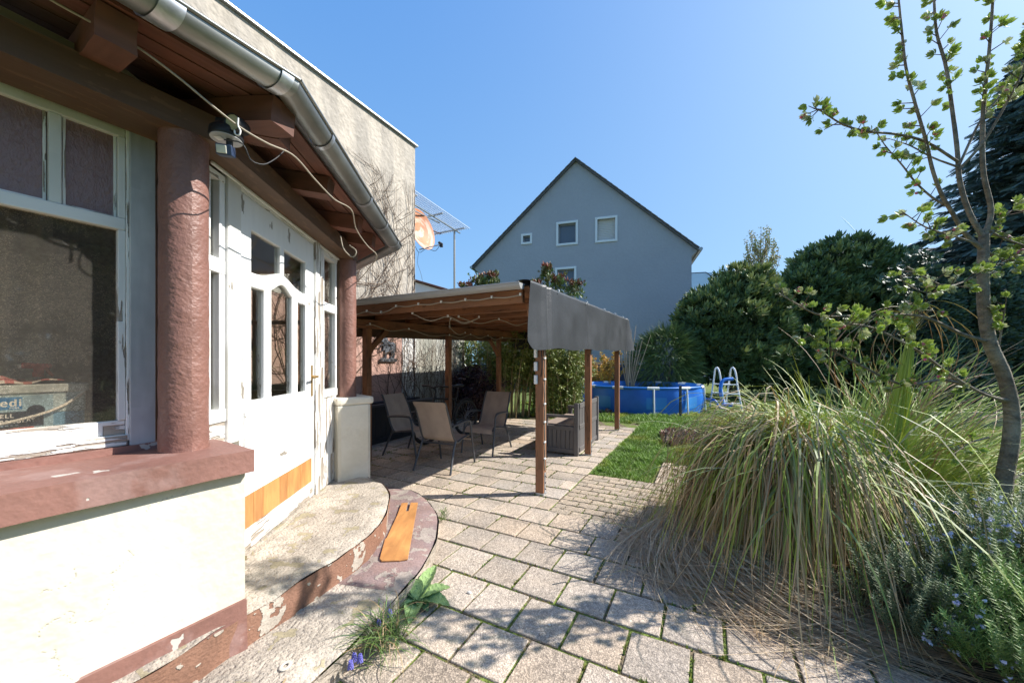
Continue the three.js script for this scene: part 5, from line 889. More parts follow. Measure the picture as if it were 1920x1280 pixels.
// ---- blue spruce at the right edge
{
  const o = thing('spruce_tree', 'tall dark blue-green spruce at the right edge of the garden', 'tree', W(24.6, 16.5)), list = [], br = [], Ht = 17.5;
  part('trunk', limb([V(0, 0, 0), V(0, 8, 0), V(0.1, Ht, 0)], [0.32, 0.2, 0.04], 10), MAT.bark, o);
  const t = []; for (let i = 0; i < 12; i++) { const y = 0.05 + i * 0.08, L = 0.34 * (1 - i / 14) + 0.06; for (const s of [-1, 1]) { const e = [s * L * 0.75, y + L * 0.55, -0.10 * L], w = 0.035; t.push([0, y, 0], [e[0], e[1], e[2]], [s * w, y + w * 1.6, 0.03], [0, y, 0], [s * 0.02, y - 0.03, -0.05], e); } }
  t.push([-0.03, 0, 0.01], [0.03, 0, 0.01], [0, 1.08, -0.03], [0, 0, -0.03], [0, 0, 0.04], [0, 1.08, -0.03]);
  const spray = quadGeo(t);
  for (let h = 1.4; h < Ht - 0.3; h += 0.42) {
    const len = (Ht - h) * 0.44 + 0.3;
    for (let b = 0; b < 10; b++) {
      const az = b / 10 * 6.283 + h * 1.9 + gauss() * 0.2, l = len * rr(0.8, 1.1), dx = Math.cos(az), dz = Math.sin(az);
      const P = (k) => V(dx * l * k, h + 0.10 * l * k - 0.34 * l * k * k + 0.10 * l * k * k * k * k, dz * l * k);
      br.push(limb([P(0), P(0.35), P(0.7), P(1)], [0.05, 0.035, 0.02, 0.008], 4, 6));
      const n = Math.round(l * 4.6);
      for (let i = 1; i <= n; i++) { const k = 0.16 + 0.84 * i / n, p = P(k), tan = P(Math.min(1, k + 0.03)).sub(P(k - 0.03)).normalize();
        for (const s of [-1, 1, 0]) { if (s === 0 && i !== n && rnd() < 0.5) continue; const side = V(-dz * s, -0.22 * rnd() - (s === 0 ? 0.15 : 0.1), dx * s), d = tan.clone().multiplyScalar(s === 0 ? 1 : 0.75).add(side).normalize(), q = 0.6 + 0.6 * rnd(); list.push({ p: p.clone().add(V(gauss() * 0.05, gauss() * 0.05, gauss() * 0.05)), d, s: rr(0.55, 0.95) * (1.15 - 0.45 * k) , c: [0.11 * q, 0.17 * q, 0.145 * q] }); } }
    }
  }
  part('limbs', br, MAT.twig, o); strew(o, 'needles', spray, leafMat(1, 1, 1, 0.6, 0.08), list);
}
// ---- distant poplar
{
  const o = thing('poplar_tree', 'slim bare poplar with first yellowish leaves far behind the laurels', 'tree', W(40.6, 60)), br = [], list = [];
  part('trunk', limb([V(0, 0, 0), V(0, 12, 0), V(0, 22.5, 0)], [0.35, 0.22, 0.03], 6), MAT.bark, o);
  for (let i = 0; i < 150; i++) { const y = rr(4, 19), a = rnd() * 6.283, w = 2.2 * sstep(3, 9, y) * sstep(24, 14, y) + 0.4, L = rr(2.5, 5.5), e = V(Math.cos(a) * w * rr(0.5, 1), Math.min(23, y + L), Math.sin(a) * w), s = V(0, y, 0), m = V(e.x * 0.75, y + L * 0.42, e.z * 0.75); br.push(limb([s, m, e], [0.06, 0.045, 0.02], 4, 6));
    for (let k = 0; k < 40; k++) { const u = rr(0.35, 1.02), p = s.clone().lerp(m, Math.min(1, u * 1.5)).lerp(e, sstep(0.4, 1, u)); list.push({ p: p.add(V(gauss() * 0.3, gauss() * 0.3, gauss() * 0.3)), d: rdir(), s: rr(0.16, 0.32), c: [rr(0.25, 0.42), rr(0.25, 0.36), 0.11] }); } }
  part('limbs', br, plain(0.16, 0.13, 0.10, { roughness: 0.9 }), o); strew(o, 'leaves', quadGeo(leafTris(0.45)), leafMat(1, 1, 1, 0.7, 0.3), list);
}
// ---- canes and shrubs behind the shelter
function caneClump(label, X, D, rx, rz, h, canes, n, green, low, cat = 'bamboo') {
  const o = thing('cane_shrub', label, cat, W(X, D)), g = [], list = [];
  for (let i = 0; i < canes; i++) { const a = rnd() * 6.283, r = Math.sqrt(rnd()), b = V(Math.cos(a) * rx * r * 0.8, 0, Math.sin(a) * rz * r * 0.8), lean = V(b.x * 0.35 + gauss() * 0.25, 0, b.z * 0.3 + gauss() * 0.2), L = h * rr(0.55, 1.05), P = (k) => b.clone().add(V(lean.x * k * k * 1.4, L * k, lean.z * k * k * 1.4)); g.push(limb([P(0), P(0.5), P(1)], [0.011, 0.009, 0.004], 5, 6));
    for (let k = 0; k < n / canes; k++) { const u = lerp(low, 1.02, Math.pow(rnd(), 0.8)), p = P(u).add(V(gauss() * 0.14, gauss() * 0.10, gauss() * 0.14)); list.push({ p, d: V(gauss(), gauss() * 0.6 - 0.15, gauss()).normalize(), s: rr(0.08, 0.17), c: green(rnd()) }); } }
  part('canes', g, MAT.cane, o); strew(o, 'leaves', rosette(4, 0.13, 1.2, 0.25, 0.5), leafMat(1, 1, 1, 0.55, 0.35), list); return o;
}
const bambooGreen = (r) => [lerp(0.15, 0.30, r), lerp(0.21, 0.34, r), lerp(0.04, 0.08, r)];
caneClump('tangle of brown bamboo canes behind the far shelter posts', -0.35, 10.0, 1.1, 0.7, 2.7, 95, 2600, bambooGreen, 0.42);
caneClump('leafy light green bamboo beside the blue pool', 1.25, 10.3, 0.85, 0.7, 2.5, 80, 5200, bambooGreen, 0.05);
caneClump('dark maroon-leaved shrub at the end of the board fence', -0.95, 9.4, 0.4, 0.3, 1.3, 26, 1600, (r) => [lerp(0.025, 0.07, r), lerp(0.010, 0.02, r), lerp(0.014, 0.03, r)], 0.1, 'shrub');
{ const o = thing('photinia_shrub', 'tall shrub with red young leaves showing above the shelter roof', 'shrub', W(-0.5, 11.4)); const tops = [V(-0.55, 4.05, 0), V(-0.15, 4.15, 0), V(-0.9, 3.8, 0), V(0.2, 3.7, 0), V(1.55, 4.3, 0.3), V(1.9, 4.0, 0.2), V(1.2, 3.9, 0), V(2.4, 3.85, 0.2), V(-1.3, 3.5, 0)], list = [];
  branches(o, 'stems', MAT.bark, V(0.3, 0, 0), tops, 0.04); for (const t of tops) for (let i = 0; i < 90; i++) { const p = t.clone().add(V(gauss() * 0.22, -Math.abs(gauss()) * 0.6 + 0.05, gauss() * 0.22)), up = sstep(-0.2, 0.05, p.y - t.y); list.push({ p, d: V(gauss() * 0.7, 0.8, gauss() * 0.7).normalize(), s: rr(0.09, 0.16), c: rnd() < up * 0.8 ? [rr(0.16, 0.28), rr(0.05, 0.09), 0.035] : [rr(0.10, 0.2), rr(0.15, 0.22), 0.05] }); }
  strew(o, 'leaves', rosette(5, 0.2, 1.0, 0.12), leafMat(1, 1, 1, 0.5, 0.3), list); }
{ const o = thing('forsythia', 'golden yellow flowering shrub behind the shelter posts', 'shrub', W(3.35, 13.9)), g = [], list = [];
  for (let i = 0; i < 46; i++) { const a = rnd() * 6.283, L = rr(1.3, 2.2), r = rr(0.3, 0.9), P = (k) => V(Math.cos(a) * r * k * 1.1, L * (k - 0.12 * k * k * k), Math.sin(a) * r * k); g.push(limb([P(0), P(0.5), P(1)], [0.009, 0.007, 0.003], 4, 6)); for (let k = 0; k < 60; k++) list.push({ p: P(rr(0.15, 1)).add(V(gauss() * 0.05, gauss() * 0.05, gauss() * 0.05)), d: rdir(), s: rr(0.05, 0.09), c: [rr(0.42, 0.62), rr(0.26, 0.36), 0.03] }); }
  part('stems', g, MAT.cane, o); strew(o, 'flowers', rosette(4, 0.22, 1.2, 0.1), leafMat(1, 1, 1, 0.7, 0.35), list); }
{ const o = thing('bare_shrub', 'pale bare upright stems between the shelter and the round conifer', 'shrub', W(4.35, 13.5)), g = []; for (let i = 0; i < 16; i++) { const x = gauss() * 0.15, e = V(x + 0.15 + gauss() * 0.55, rr(1.3, 3.0), gauss() * 0.3); g.push(limb([V(x, 0, gauss() * 0.1), e.clone().multiplyScalar(0.5).add(V(-0.05, 0, 0)), e], [0.03, 0.02, 0.006], 5, 6)); } part('stems', g, plain(0.34, 0.26, 0.17, { roughness: 0.9 }), o); }

// ---------------------------------------------------------------- lawn
{
  const t = []; for (let i = 0; i < 9; i++) { const a = i * 2.4 + rr(-0.3, 0.3), r = rr(0.02, 0.28), L = rr(0.6, 1.05), lean = rr(0.15, 0.6), c = Math.cos(a), s = Math.sin(a), w = 0.055, b = [c * r, 0, s * r], m = [c * (r + lean * 0.35), L * 0.6, s * (r + lean * 0.35)], e = [c * (r + lean), L, s * (r + lean)]; t.push([b[0] - s * w, 0, b[2] + c * w], [b[0] + s * w, 0, b[2] - c * w], [m[0] + s * w * 0.8, m[1], m[2] - c * w * 0.8], [b[0] - s * w, 0, b[2] + c * w], [m[0] + s * w * 0.8, m[1], m[2] - c * w * 0.8], [m[0] - s * w * 0.8, m[1], m[2] + c * w * 0.8], [m[0] - s * w * 0.8, m[1], m[2] + c * w * 0.8], [m[0] + s * w * 0.8, m[1], m[2] - c * w * 0.8], e); }
  const tuft = quadGeo(t), list = [], dead = [];
  const grow = (X, D) => {
    const [s, r] = toP(X, D); if (r < -1.33 && s < 9.1) return; if (s < 4.72) return; if (r > -0.60 && r < 0.9 && s < 5.74) return;
    if (Math.hypot(X - 4.17, D - 11.96) < 1.85) return;
    const [u, v] = seenAt(X, D); if (u < 880 || u > 2050) return;
    const n = n3(X * 1.7, D * 1.7, 7), f = n3(X * 5, D * 5, 8), yellow = sstep(0.0, 0.7, n), k = 0.8 + 0.35 * rnd() + 0.2 * f;
    list.push({ p: W(X, D, -0.02), d: V(gauss() * 0.25, 1, gauss() * 0.25).normalize(), s: rr(0.05, 0.095) * (1 + 0.45 * f + (D > 8 ? 0.3 : 0)) * (D < 5.3 ? 0.7 : 1), c: [lerp(0.19, 0.36, yellow) * k, lerp(0.32, 0.40, yellow) * k, 0.04 * k] });
    if (n3(X * 0.9, D * 1.4, 21) > 0.38 && D > 6.3 && D < 10.6 && X < 4.2 && rnd() < 0.35) dead.push({ p: W(X + gauss() * 0.05, D, 0), d: V(gauss() * 0.35, 1, gauss() * 0.35).normalize(), s: rr(0.09, 0.16), c: [rr(0.16, 0.28), rr(0.11, 0.17), rr(0.08, 0.13)] });
  };
  for (let i = 0; i < 14000; i++) grow(rr(0.3, 4.2), rr(4.4, 8.0));
  for (let i = 0; i < 14000; i++) grow(rr(0.3, 9.5), rr(7.6, 13.5));
  for (let i = 0; i < 16000; i++) grow(rr(3.6, 11), rr(2.8, 9));
  for (let i = 0; i < 5000; i++) grow(rr(4, 20), rr(9, 17));
  const holder = thing('lawn_grass', 'rough green lawn grass round the pool and shelter', 'grass', null, null, 'stuff');
  strew(holder, 'blades', tuft, leafMat(1, 1, 1, 0.75, 0.4), list);
  const dn = thing('dead_nettle', 'brownish dead-nettle patches in the lawn before the pool', 'weeds', null, null, 'stuff'); strew(dn, 'stalks', rosette(7, 0.3, 1.3, 0.2, 0.4), leafMat(1, 1, 1, 0.8, 0.2), dead);
}
// ---------------------------------------------------------------- big grass clump with trailing straw
function ribbon(pts, w0, twist, cols, out) {  // flat tapering blade through points, colour along it
  const n = pts.length, a = V(0, 0, 0), side = V(0, 0, 0);
  let pl = null, pr = null, pc = null;
  for (let i = 0; i < n; i++) {
    a.copy(pts[Math.min(n - 1, i + 1)]).sub(pts[Math.max(0, i - 1)]).normalize(); side.set(-a.z, twist * 0.5, a.x); if (side.lengthSq() < 0.05) side.set(1, 0, 0); side.normalize();
    const t = i / (n - 1), w = w0 * (t < 0.15 ? 0.7 + 2 * t : 1) * Math.pow(1 - t, 0.55) * 0.5 + 0.0004, l = pts[i].clone().addScaledVector(side, w), r = pts[i].clone().addScaledVector(side, -w), f = t * (cols.length - 1), k = Math.min(cols.length - 2, Math.floor(f)), c = mix3(cols[k], cols[k + 1], f - k);
    if (pl) { for (const [p, q] of [[pl, pc], [pr, pc], [r, c], [pl, pc], [r, c], [l, c]]) { out.pos.push(p.x, p.y, p.z); out.col.push(q[0], q[1], q[2]); } }
    pl = l; pr = r; pc = c;
  }
}
function ribbonMesh(out) { const g = new THREE.BufferGeometry(); g.setAttribute('position', new THREE.Float32BufferAttribute(out.pos, 3)); g.setAttribute('color', new THREE.Float32BufferAttribute(out.col, 3)); g.computeVertexNormals(); return g; }
const bladeMat = leafMat(1, 1, 1, 0.6, 0.35); bladeMat.vertexColors = true;
const GREEN = [0.14, 0.215, 0.036], LIME = [0.39, 0.48, 0.062], GREY = [0.20, 0.245, 0.085], STRAW = [0.52, 0.365, 0.18], TAN = [0.42, 0.275, 0.135], RUST = [0.36, 0.17, 0.06];
const vary = (c) => { const k = rr(0.75, 1.25), q = rr(0.93, 1.07); return [c[0] * k * q, c[1] * k, c[2] * k]; };
function fountain(out, cx, cd, n, o) {
  for (let i = 0; i < n; i++) {
    const az = o.az ? o.az() : rnd() * 6.283, b = Math.sqrt(rnd()) * o.base, ba = rnd() * 6.283, L = rr(...o.len), e0 = rad(rr(...o.elev)), bend = rad(rr(...o.bend)), seg = o.hang ? 15 : 11, t0 = rr(0.06, 0.24), t1 = t0 + rr(0.32, 0.5);
    const p = V(cx + Math.cos(ba) * b, rr(0.02, 0.1), -cd + Math.sin(ba) * b), pts = [p.clone()]; let a = az, e = e0; const curl = gauss() * 0.10, sway = V(0, 0, 0);
    for (let k = 0; k < seg; k++) { const t = (k + 0.5) / seg; e = o.hang ? e0 - bend * sstep(t0, t1, t) : e0 - bend * Math.pow(t, o.pow ?? 1.35); a += curl + gauss() * (o.hang ? 0.10 : 0.03); if (o.hang) { sway.x += gauss() * 0.04; sway.z += gauss() * 0.04; } p.add(V(Math.cos(a) * Math.cos(e), Math.sin(e), Math.sin(a) * Math.cos(e)).add(sway).multiplyScalar(L / seg)); if (p.y < 0.012) { p.y = 0.012 + rnd() * 0.05; } pts.push(p.clone()); }
    ribbon(pts, rr(...o.w), gauss(), o.cols(), out);
  }
}
{
  const o = thing('grass_clump', 'huge arching ornamental grass clump with green tops and dry straw skirt', 'ornamental grass', W(2.15, 2.85)), inv = o.matrixWorld.clone().invert();
  const skirtAz = () => { return rnd() < 0.85 ? rr(1.5, 4.9) : rr(4.9, 5.9); };
  const A = { pos: [], col: [] }, B = { pos: [], col: [] }, C = { pos: [], col: [] };
  fountain(A, 2.2, 2.88, 2500, { az: skirtAz, hang: 1, base: 0.25, len: [1.75, 2.85], elev: [76, 97], bend: [142, 186], w: [0.006, 0.016], cols: () => { const q = rnd(); return q < 0.42 ? [vary(GREEN), vary(LIME), vary(GREY), vary(STRAW), vary(STRAW)] : q < 0.72 ? [vary(GREEN), vary(LIME), vary(LIME), vary(GREEN)] : [vary(GREEN), vary(STRAW), vary(STRAW), vary(TAN)]; } });
  fountain(B, 2.18, 2.86, 2500, { az: skirtAz, hang: 1, base: 0.26, len: [1.3, 2.45], elev: [72, 96], bend: [145, 186], w: [0.004, 0.009], cols: () => { const q = rnd(); return q < 0.55 ? [vary(STRAW), vary(TAN), vary(STRAW)] : q < 0.7 ? [vary(GREY), vary(RUST), vary(TAN)] : [vary(GREY), vary(STRAW), vary(TAN)]; } });
  fountain(C, 2.85, 3.0, 1300, { base: 0.32, len: [1.1, 2.1], elev: [20, 78], bend: [20, 85], w: [0.008, 0.017], az: () => rr(-0.85, 0.42), cols: () => { const q = rnd(); return q < 0.75 ? [vary(GREEN), vary(LIME), vary(LIME), vary(LIME)] : [vary(LIME), vary(LIME), vary(RUST), vary(STRAW)]; } });
  fountain(C, 2.6, 2.9, 120, { base: 0.25, len: [1.0, 1.55], elev: [62, 88], bend: [8, 70], w: [0.009, 0.016], cols: () => [vary(GREEN), vary(LIME), vary(LIME), vary(LIME)] });
  fountain(C, 2.25, 2.8, 40, { base: 0.25, len: [1.5, 1.95], elev: [60, 80], bend: [110, 150], w: [0.016, 0.026], cols: () => [vary(GREEN), vary(GREY), vary(GREY), vary(LIME)] });
  // bunch tied upright, its ends curling over
  for (let i = 0; i < 60; i++) { const a = rnd() * 6.283, f = V(2.85 + Math.cos(a) * 0.12, 0.3, -2.85 + Math.sin(a) * 0.12), k = V(3.13 + gauss() * 0.02, 1.72 + gauss() * 0.05, -2.88 + gauss() * 0.02), e = k.clone().add(V(0.05 + gauss() * 0.10, rr(0.05, 0.26), gauss() * 0.10)); const pts = []; for (let j = 0; j <= 8; j++) { const t = j / 8; pts.push(f.clone().lerp(k, Math.min(1, t / 0.75)).add(V(0, 0, 0)).lerp(e, sstep(0.7, 1, t))); } ribbon(pts, rr(0.010, 0.016), gauss(), [vary(GREEN), vary(LIME), vary(LIME), vary(RUST)], C); }
  for (let i = 0; i < 22; i++) { const k = V(3.13 + gauss() * 0.05, 1.66 + gauss() * 0.12, -2.86), pts = [], R = rr(0.10, 0.30), s = rnd() < 0.6 ? -1 : 1, ph = rr(0, 2), z = gauss() * 0.12; for (let j = 0; j <= 16; j++) { const t = j / 16, q = ph + t * rr(4.2, 4.4); pts.push(k.clone().add(V(s * (R * (1 - Math.cos(q * 1.1)) * (0.6 + t) - 0.1 * t), 0.20 * Math.sin(q) * (1 - 0.3 * t) - 0.55 * t * t, z * t))); } ribbon(pts, rr(0.005, 0.009), gauss(), [vary(LIME), vary(STRAW), vary(RUST), vary(TAN)], C); }
  part('green_blades', ribbonMesh(A), bladeMat, o, inv).userData.kind = 'stuff';
  part('straw_skirt', ribbonMesh(B), bladeMat, o, inv).userData.kind = 'stuff';
  part('young_blades', ribbonMesh(C), bladeMat, o, inv).userData.kind = 'stuff';
  // straw swept over the paving
  const M = { pos: [], col: [] };
  for (let i = 0; i < 3000; i++) {
    let a = rr(1.45, 3.75), R = rr(0.68, 1.16), y = rr(0.008, 0.24) * sstep(1.2, 0.72, R); const pts = [], L = rr(0.25, 0.9), dir = rnd() < 0.74 ? -1 : 1, n = 9, drift = gauss() * 0.5; let wob = gauss() * 0.25;
    for (let j = 0; j <= n; j++) { const t = j / n; pts.push(V(2.15 + Math.cos(a) * R * 1.0, y + 0.015 + 0.05 * Math.sin(t * 3.1) * rnd() * sstep(1.3, 0.8, R), -2.78 + Math.sin(a) * R * 0.85)); a += dir * L / n / R; wob += gauss() * 0.25; R += (drift + 0.14 + wob * 0.5) * L / n + gauss() * 0.012; y *= 0.93; }
    ribbon(pts, rr(0.0035, 0.0085), gauss() * 0.4, rnd() < 0.7 ? [vary([0.70, 0.54, 0.35]), vary([0.62, 0.46, 0.28]), vary([0.68, 0.53, 0.36])] : [vary(TAN), [0.40, 0.32, 0.23], vary(TAN)], M);
  }
  part('fallen_straw', ribbonMesh(M), bladeMat, o, inv).userData.kind = 'stuff';
  structure('soil_bed', prism([[1.95, 1.72], [2.0, 1.3], [1.8, 0.9], [4.6, 0.9], [5.2, 3.4], [3.6, 4.2], [1.9, 3.6], [1.5, 3.1], [1.45, 2.6], [1.62, 2.2]], -0.05, 0.004), MAT.soil);
}
// ---------------------------------------------------------------- rosemary with pale blue flowers
{
  const t = []; for (let i = 0; i < 46; i++) { const y = 0.05 + i / 46 * 0.95, a = i * 2.4, L = 0.17 * (1 - 0.45 * i / 46), c = Math.cos(a), s = Math.sin(a), w = 0.014, e = [c * L, y + L * 0.75, s * L]; t.push([-s * w, y, c * w], [s * w, y, -c * w], e, [c * L * 0.5 - s * w, y + L * 0.3, s * L * 0.5 + c * w], [0, y, 0], e); }
  t.push([-0.012, 0, 0], [0.012, 0, 0], [0, 1, 0], [0, 0, -0.012], [0, 0, 0.012], [0, 1, 0]);
  const twig = quadGeo(t), petal = rosette(4, 0.42, 1.2, 0.1);
  const bush = (label, X, D, rx, h, n, fl, col) => {
    const o = thing('rosemary_bush', label, 'rosemary', W(X, D), 'rosemary bushes beside the grass clump'), list = [], f = [], g = [];
    for (let i = 0; i < n; i++) { const d = rdir(); d.y = Math.abs(d.y); const q = Math.pow(rnd(), 0.35), p = V(d.x * rx * q, 0.06 + d.y * h * 0.78 * q, d.z * rx * q), dir = V(d.x * 0.45 + gauss() * 0.28, 0.9, d.z * 0.45 + gauss() * 0.28).normalize(), k = rr(0.65, 1.3); list.push({ p, d: dir, s: rr(0.13, 0.24), c: [col[0] * k, col[1] * k, col[2] * k] });
      if (i < 60) g.push(limb([V(gauss() * 0.05, 0, gauss() * 0.05), p.clone().multiplyScalar(0.5).add(V(0, 0.03, 0)), p], [0.007, 0.005, 0.003], 4, 5));
      if (rnd() < fl && q > 0.75) for (let k2 = 0; k2 < 3; k2++) f.push({ p: p.clone().addScaledVector(dir, rr(0.02, 0.15)).add(V(gauss() * 0.018, gauss() * 0.01, gauss() * 0.018)), d: rdir(), s: rr(0.012, 0.021), c: [rr(0.50, 0.62), rr(0.56, 0.68), rr(0.82, 0.95)] }); }
    part('stems', g, MAT.twig, o); strew(o, 'foliage', twig, leafMat(1, 1, 1, 0.6, 0.2), list); if (f.length) strew(o, 'flowers', petal, leafMat(1, 1, 1, 0.7, 0.3), f);
  };
  bush('rosemary with many pale blue flowers under the apple tree', 2.58, 1.98, 0.42, 0.70, 620, 0.75, [0.23, 0.30, 0.10]);
  bush('greener rosemary with few flowers in front of the blue-flowered one', 2.40, 1.56, 0.38, 0.50, 560, 0.12, [0.23, 0.36, 0.085]);
  bush('grey-green rosemary at the foot of the apple tree trunk', 2.98, 2.12, 0.40, 0.72, 460, 0.5, [0.19, 0.255, 0.10]);
  bush('small loose rosemary touching the straw skirt', 2.10, 1.95, 0.26, 0.45, 160, 0.05, [0.15, 0.2, 0.09]);
}
// ---------------------------------------------------------------- apple tree
{
  const o = thing('apple_tree', 'young apple tree with pale opening leaves and pink buds', 'tree', W(3.19, 2.40)), inv = o.matrixWorld.clone().invert();
  const Pt = (l, d0, d1) => l.map(([u, v], i) => px(u, v, lerp(d0, d1, i / (l.length - 1))));
  const base = W(3.19, 2.40), D0 = 2.40;
  part('trunk', limb([base.clone().add(V(-0.02, -0.05, 0)), px(1884, 900, D0), px(1896, 830, D0), px(1898, 770, D0), px(1882, 700, D0), px(1858, 645, D0), px(1846, 580, D0), px(1844, 510, D0), px(1846, 440, D0)], [0.045, 0.040, 0.038, 0.036, 0.034, 0.033, 0.030, 0.028, 0.025], 10, 40), MAT.bark, o, inv);
  const B = [
    [[[1846, 470], [1810, 437], [1786, 398], [1767, 366], [1749, 317], [1737, 264], [1717, 195], [1700, 130], [1692, 61], [1684, -20], [1678, -90]], 0, -0.25, 0.019, 0.45],
    [[[1846, 447], [1818, 398], [1800, 337], [1796, 284], [1786, 203], [1774, 122], [1757, 61], [1751, -20], [1742, -110]], 0, 0.1, 0.022, 0.5],
    [[[1846, 445], [1859, 398], [1845, 325], [1843, 244], [1847, 175], [1855, 102], [1863, -10], [1866, -110]], 0, -0.1, 0.022, 0.5],
    [[[1799, 310], [1839, 227], [1879, 175], [1925, 108], [1950, 40]], 0.02, 0.3, 0.011, 0.3], [[[1799, 318], [1843, 268], [1887, 195], [1916, 138], [1935, 60]], 0.02, -0.3, 0.012, 0.4],
    [[[1797, 303], [1737, 266], [1684, 252], [1627, 246], [1583, 234], [1538, 207], [1526, 203]], 0.02, -0.35, 0.012, 0.45], [[[1797, 313], [1749, 295], [1705, 272], [1668, 260]], 0.02, 0.2, 0.009, 0.3],
    [[[1775, 385], [1749, 370], [1717, 341], [1692, 309], [1660, 272], [1640, 240]], 0, 0.05, 0.010, 0.2],
    [[[1850, 640], [1802, 625], [1765, 607], [1722, 592], [1660, 590], [1595, 592], [1536, 590], [1461, 550]], 0, -0.45, 0.016, 0.35],
    [[[1896, 752], [1849, 740], [1793, 709], [1714, 653], [1635, 614], [1587, 606]], 0, -0.6, 0.016, 0.3], [[[1893, 756], [1777, 713], [1694, 721], [1615, 685], [1556, 653], [1516, 625]], 0, -0.2, 0.015, 0.3],
    [[[1700, 500], [1777, 536], [1852, 505], [1925, 470], [1970, 455]], -0.35, 0.2, 0.009, 0.15, 1], [[[1852, 430], [1880, 445], [1930, 462], [1990, 470]], 0, 0.1, 0.011, 0.1],
    [[[1870, 668], [1880, 610], [1888, 560]], 0, -0.1, 0.008, 0.3], [[[1846, 460], [1780, 440], [1735, 425], [1690, 395]], 0, -0.3, 0.010, 0.2], [[[1850, 450], [1890, 400], [1925, 385], [1970, 350]], 0, 0.2, 0.012, 0.1], [[[1700, 500], [1690, 520], [1735, 548], [1775, 545]], -0.35, -0.3, 0.006, 0.1],
    [[[1848, 470], [1900, 492], [1960, 480]], 0, 0.3, 0.010, 0.1], [[[1896, 900], [1925, 885], [1980, 880]], 0, 0.1, 0.012, 0.5], [[[1855, 820], [1820, 830], [1790, 850]], 0, -0.2, 0.008, 0.4]];
  const list = [], buds = [], stalks = [];
  for (const [l, a, b, r, from] of B) {
    const pts = Pt(l, D0 + a * 0.7, D0 + b * 0.7); part('branch', limb(pts, [r * 0.72, r * 0.58, r * 0.43, r * 0.22], 6, pts.length * 4), MAT.bark, o, inv);
    const c = new THREE.CatmullRomCurve3(pts, false, 'centripetal'), len = c.getLength(), n = Math.round(len * (1 - from) * 30);
    for (let i = 0; i < n; i++) { const t = lerp(from, 1, (i + rnd()) / n), p = c.getPoint(t), tan = c.getTangent(t), d = rdir().cross(tan).normalize().addScaledVector(UP, 0.35).addScaledVector(tan, 0.3).normalize(), L = rr(0.012, 0.075), q = p.clone().addScaledVector(d, L); stalks.push(limb([p, q], [0.0035, 0.0025], 4, 1));
      const hold = rr(1, 2.6); for (let k = 0; k < hold; k++) { const y = rr(0.75, 1.3); list.push({ p: q.clone().add(V(gauss() * 0.012, gauss() * 0.012, gauss() * 0.012)), d: d.clone().add(rdir().multiplyScalar(0.5)).normalize(), s: rr(0.029, 0.05), c: rnd() < 0.7 ? [0.32 * y, 0.42 * y, 0.075 * y] : [0.42 * y, 0.45 * y, 0.24 * y] }); }
      if (rnd() < 0.22) for (let k = 0; k < 3; k++) buds.push({ p: q.clone().addScaledVector(d, 0.018).add(V(gauss() * 0.010, gauss() * 0.010, gauss() * 0.010)), d: d.clone(), s: rr(0.007, 0.011), c: [rr(0.45, 0.62), rr(0.10, 0.22), rr(0.14, 0.24)] }); }
  }
  part('spurs', stalks, MAT.twig, o, inv);
  for (const [n, g, m, l] of [['leaves', rosette(6, 0.33, 1.0, 0.18), leafMat(1, 1, 1, 0.65, 0.55), list], ['buds', new THREE.IcosahedronGeometry(0.8, 1), plain(1, 1, 1, { roughness: 0.6 }), buds]]) { const s = strew(o, n, g, m, l); s.applyMatrix4(inv); }
}
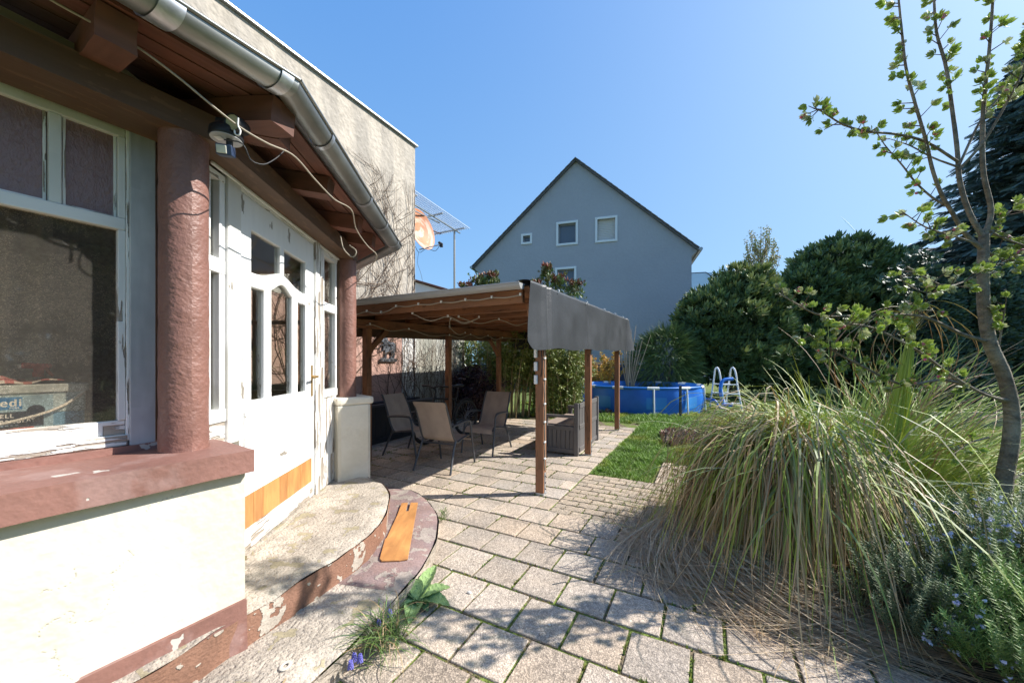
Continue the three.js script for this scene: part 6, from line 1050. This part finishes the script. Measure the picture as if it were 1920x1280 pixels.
// ---------------------------------------------------------------- plants by the steps
{
  const b = onGround(782, 1130), o = thing('mullein_plant', 'broad-leaved green mullein seedling growing beside the round step', 'plant', b);
  const felt = surface(0.12, (x, y) => mul(mix3([0.25, 0.37, 0.12], [0.30, 0.42, 0.17], at(NM, x, y)), 0.85 + 0.3 * at(NF, x, y), at(NM, x, y)), { roughness: 0.85, side: THREE.DoubleSide }, 0.003);
  const leaf = (az, el, L, w, droop) => { const a = rad(az), dir = V(Math.cos(a), 0, -Math.sin(a)), side = V(Math.sin(a), 0, Math.cos(a)); part('leaf', sheet(6, 14, (u, v) => { const t = v, wd = w * Math.pow(Math.sin(Math.PI * clamp(Math.pow(t, 0.85) * 0.97 + 0.015)), 0.75) * (t < 0.12 ? 0.5 + t * 4 : 1), e = rad(el), k = (u - 0.5) * 2, r = L * t; return dir.clone().multiplyScalar(r * Math.cos(e)).add(V(0, r * Math.sin(e) - droop * t * t + 0.3 * wd * k * k + 0.004 * Math.sin(t * 34) * Math.abs(k) + 0.015, 0)).addScaledVector(side, wd * k * 0.5); }, (u, v) => [u * w, v * L]), felt, o); };
  leaf(68, 34, 0.24, 0.095, 0.03); leaf(20, 18, 0.21, 0.095, 0.03); leaf(-16, 14, 0.22, 0.105, 0.05); leaf(-88, 12, 0.20, 0.105, 0.045); leaf(-135, 22, 0.14, 0.085, 0.04); leaf(118, 52, 0.14, 0.09, 0.03); leaf(-48, 8, 0.13, 0.07, 0.02); leaf(165, 45, 0.10, 0.07, 0.03);
  const out = { pos: [], col: [] }, g = thing('grape_hyacinth', 'tuft of thin green leaves with blue grape hyacinth flowers at the step', 'plant', onGround(722, 1222));
  fountain(out, 0, 0, 210, { base: 0.085, len: [0.10, 0.26], elev: [35, 80], bend: [50, 130], w: [0.003, 0.006], cols: () => (rnd() < 0.85 ? [vary([0.06, 0.12, 0.02]), vary([0.11, 0.20, 0.03]), vary([0.16, 0.25, 0.05])] : [vary(STRAW), vary(STRAW), vary(TAN)]) });
  part('leaves', ribbonMesh(out), bladeMat, g).userData.kind = 'stuff';
  const spike = (x, y, z, h) => { const l = []; for (let i = 0; i < 34; i++) { const t = i / 34, a = i * 2.4, r = 0.011 * (1 - 0.5 * t); l.push(new THREE.IcosahedronGeometry(0.0042, 0).translate(x + Math.cos(a) * r, h + t * 0.035, z + Math.sin(a) * r)); } part('flower', l, plain(0.16, 0.15, 0.50, { roughness: 0.6 }), g); part('stalk', limb([V(x * 0.5, 0, z * 0.5), V(x, h, z)], [0.002, 0.002], 5, 2), plain(0.12, 0.17, 0.05), g); };
  spike(0.0, 0, -0.07, 0.13); spike(-0.05, 0, -0.05, 0.09); spike(-0.06, 0, 0.16, 0.08); spike(-0.09, 0, 0.19, 0.075); spike(-0.1, 0, 0.13, 0.06);
  const w = { pos: [], col: [] }, wd = thing('path_weed', 'small green weed at the edge of the round step', 'weed', onGround(832, 978)); fountain(w, 0, 0, 60, { base: 0.03, len: [0.04, 0.10], elev: [20, 75], bend: [20, 80], w: [0.003, 0.006], cols: () => [vary([0.08, 0.13, 0.03]), vary([0.14, 0.20, 0.05]), vary([0.14, 0.2, 0.05])] }); part('leaves', ribbonMesh(w), bladeMat, wd).userData.kind = 'stuff';
  [[1507, 1127, 'yellow dandelion flower in the straw below the grass clump'], [1596, 1191, 'yellow dandelion flower near the rosemary']].forEach(([u, v, lb]) => { const p = onGround(u, v + 8, 0), d = thing('dandelion', lb, 'flower', p); const l = []; for (let i = 0; i < 24; i++) l.push(quadGeo(xf(leafTris(0.18), new THREE.Matrix4().makeRotationY(i * 2.4).multiply(new THREE.Matrix4().makeTranslation(0, 0.035, 0)).multiply(new THREE.Matrix4().makeRotationX(1.35 - 0.03 * i)).scale(V(0.018, 0.018, 0.018))))); part('flower', l.map((q) => { q.setAttribute('uv', new THREE.Float32BufferAttribute(new Float32Array(q.attributes.position.count * 2), 2)); return q; }), plain(0.75, 0.42, 0.01, { roughness: 0.7, side: THREE.DoubleSide }), d); part('stalk', limb([V(0, 0, 0), V(0, 0.035, 0)], [0.002, 0.002], 5, 1), plain(0.12, 0.18, 0.05), d); });
  const dk = thing('broad_weed', 'broad dark green weed leaves under the rosemary', 'weed', onGround(1735, 1172)); const dl = plain(0.045, 0.085, 0.03, { roughness: 0.5, side: THREE.DoubleSide }); for (let i = 0; i < 7; i++) { const a = i * 0.9; part('leaf', quadGeo(xf(leafTris(0.3, 0.25), new THREE.Matrix4().makeRotationY(a).multiply(new THREE.Matrix4().makeTranslation(0, 0.02, 0)).multiply(new THREE.Matrix4().makeRotationX(0.95 + 0.1 * (i % 3))).scale(V(0.15, 0.15, 0.15)))), dl, dk); }
}

renderer.render(scene, camera);
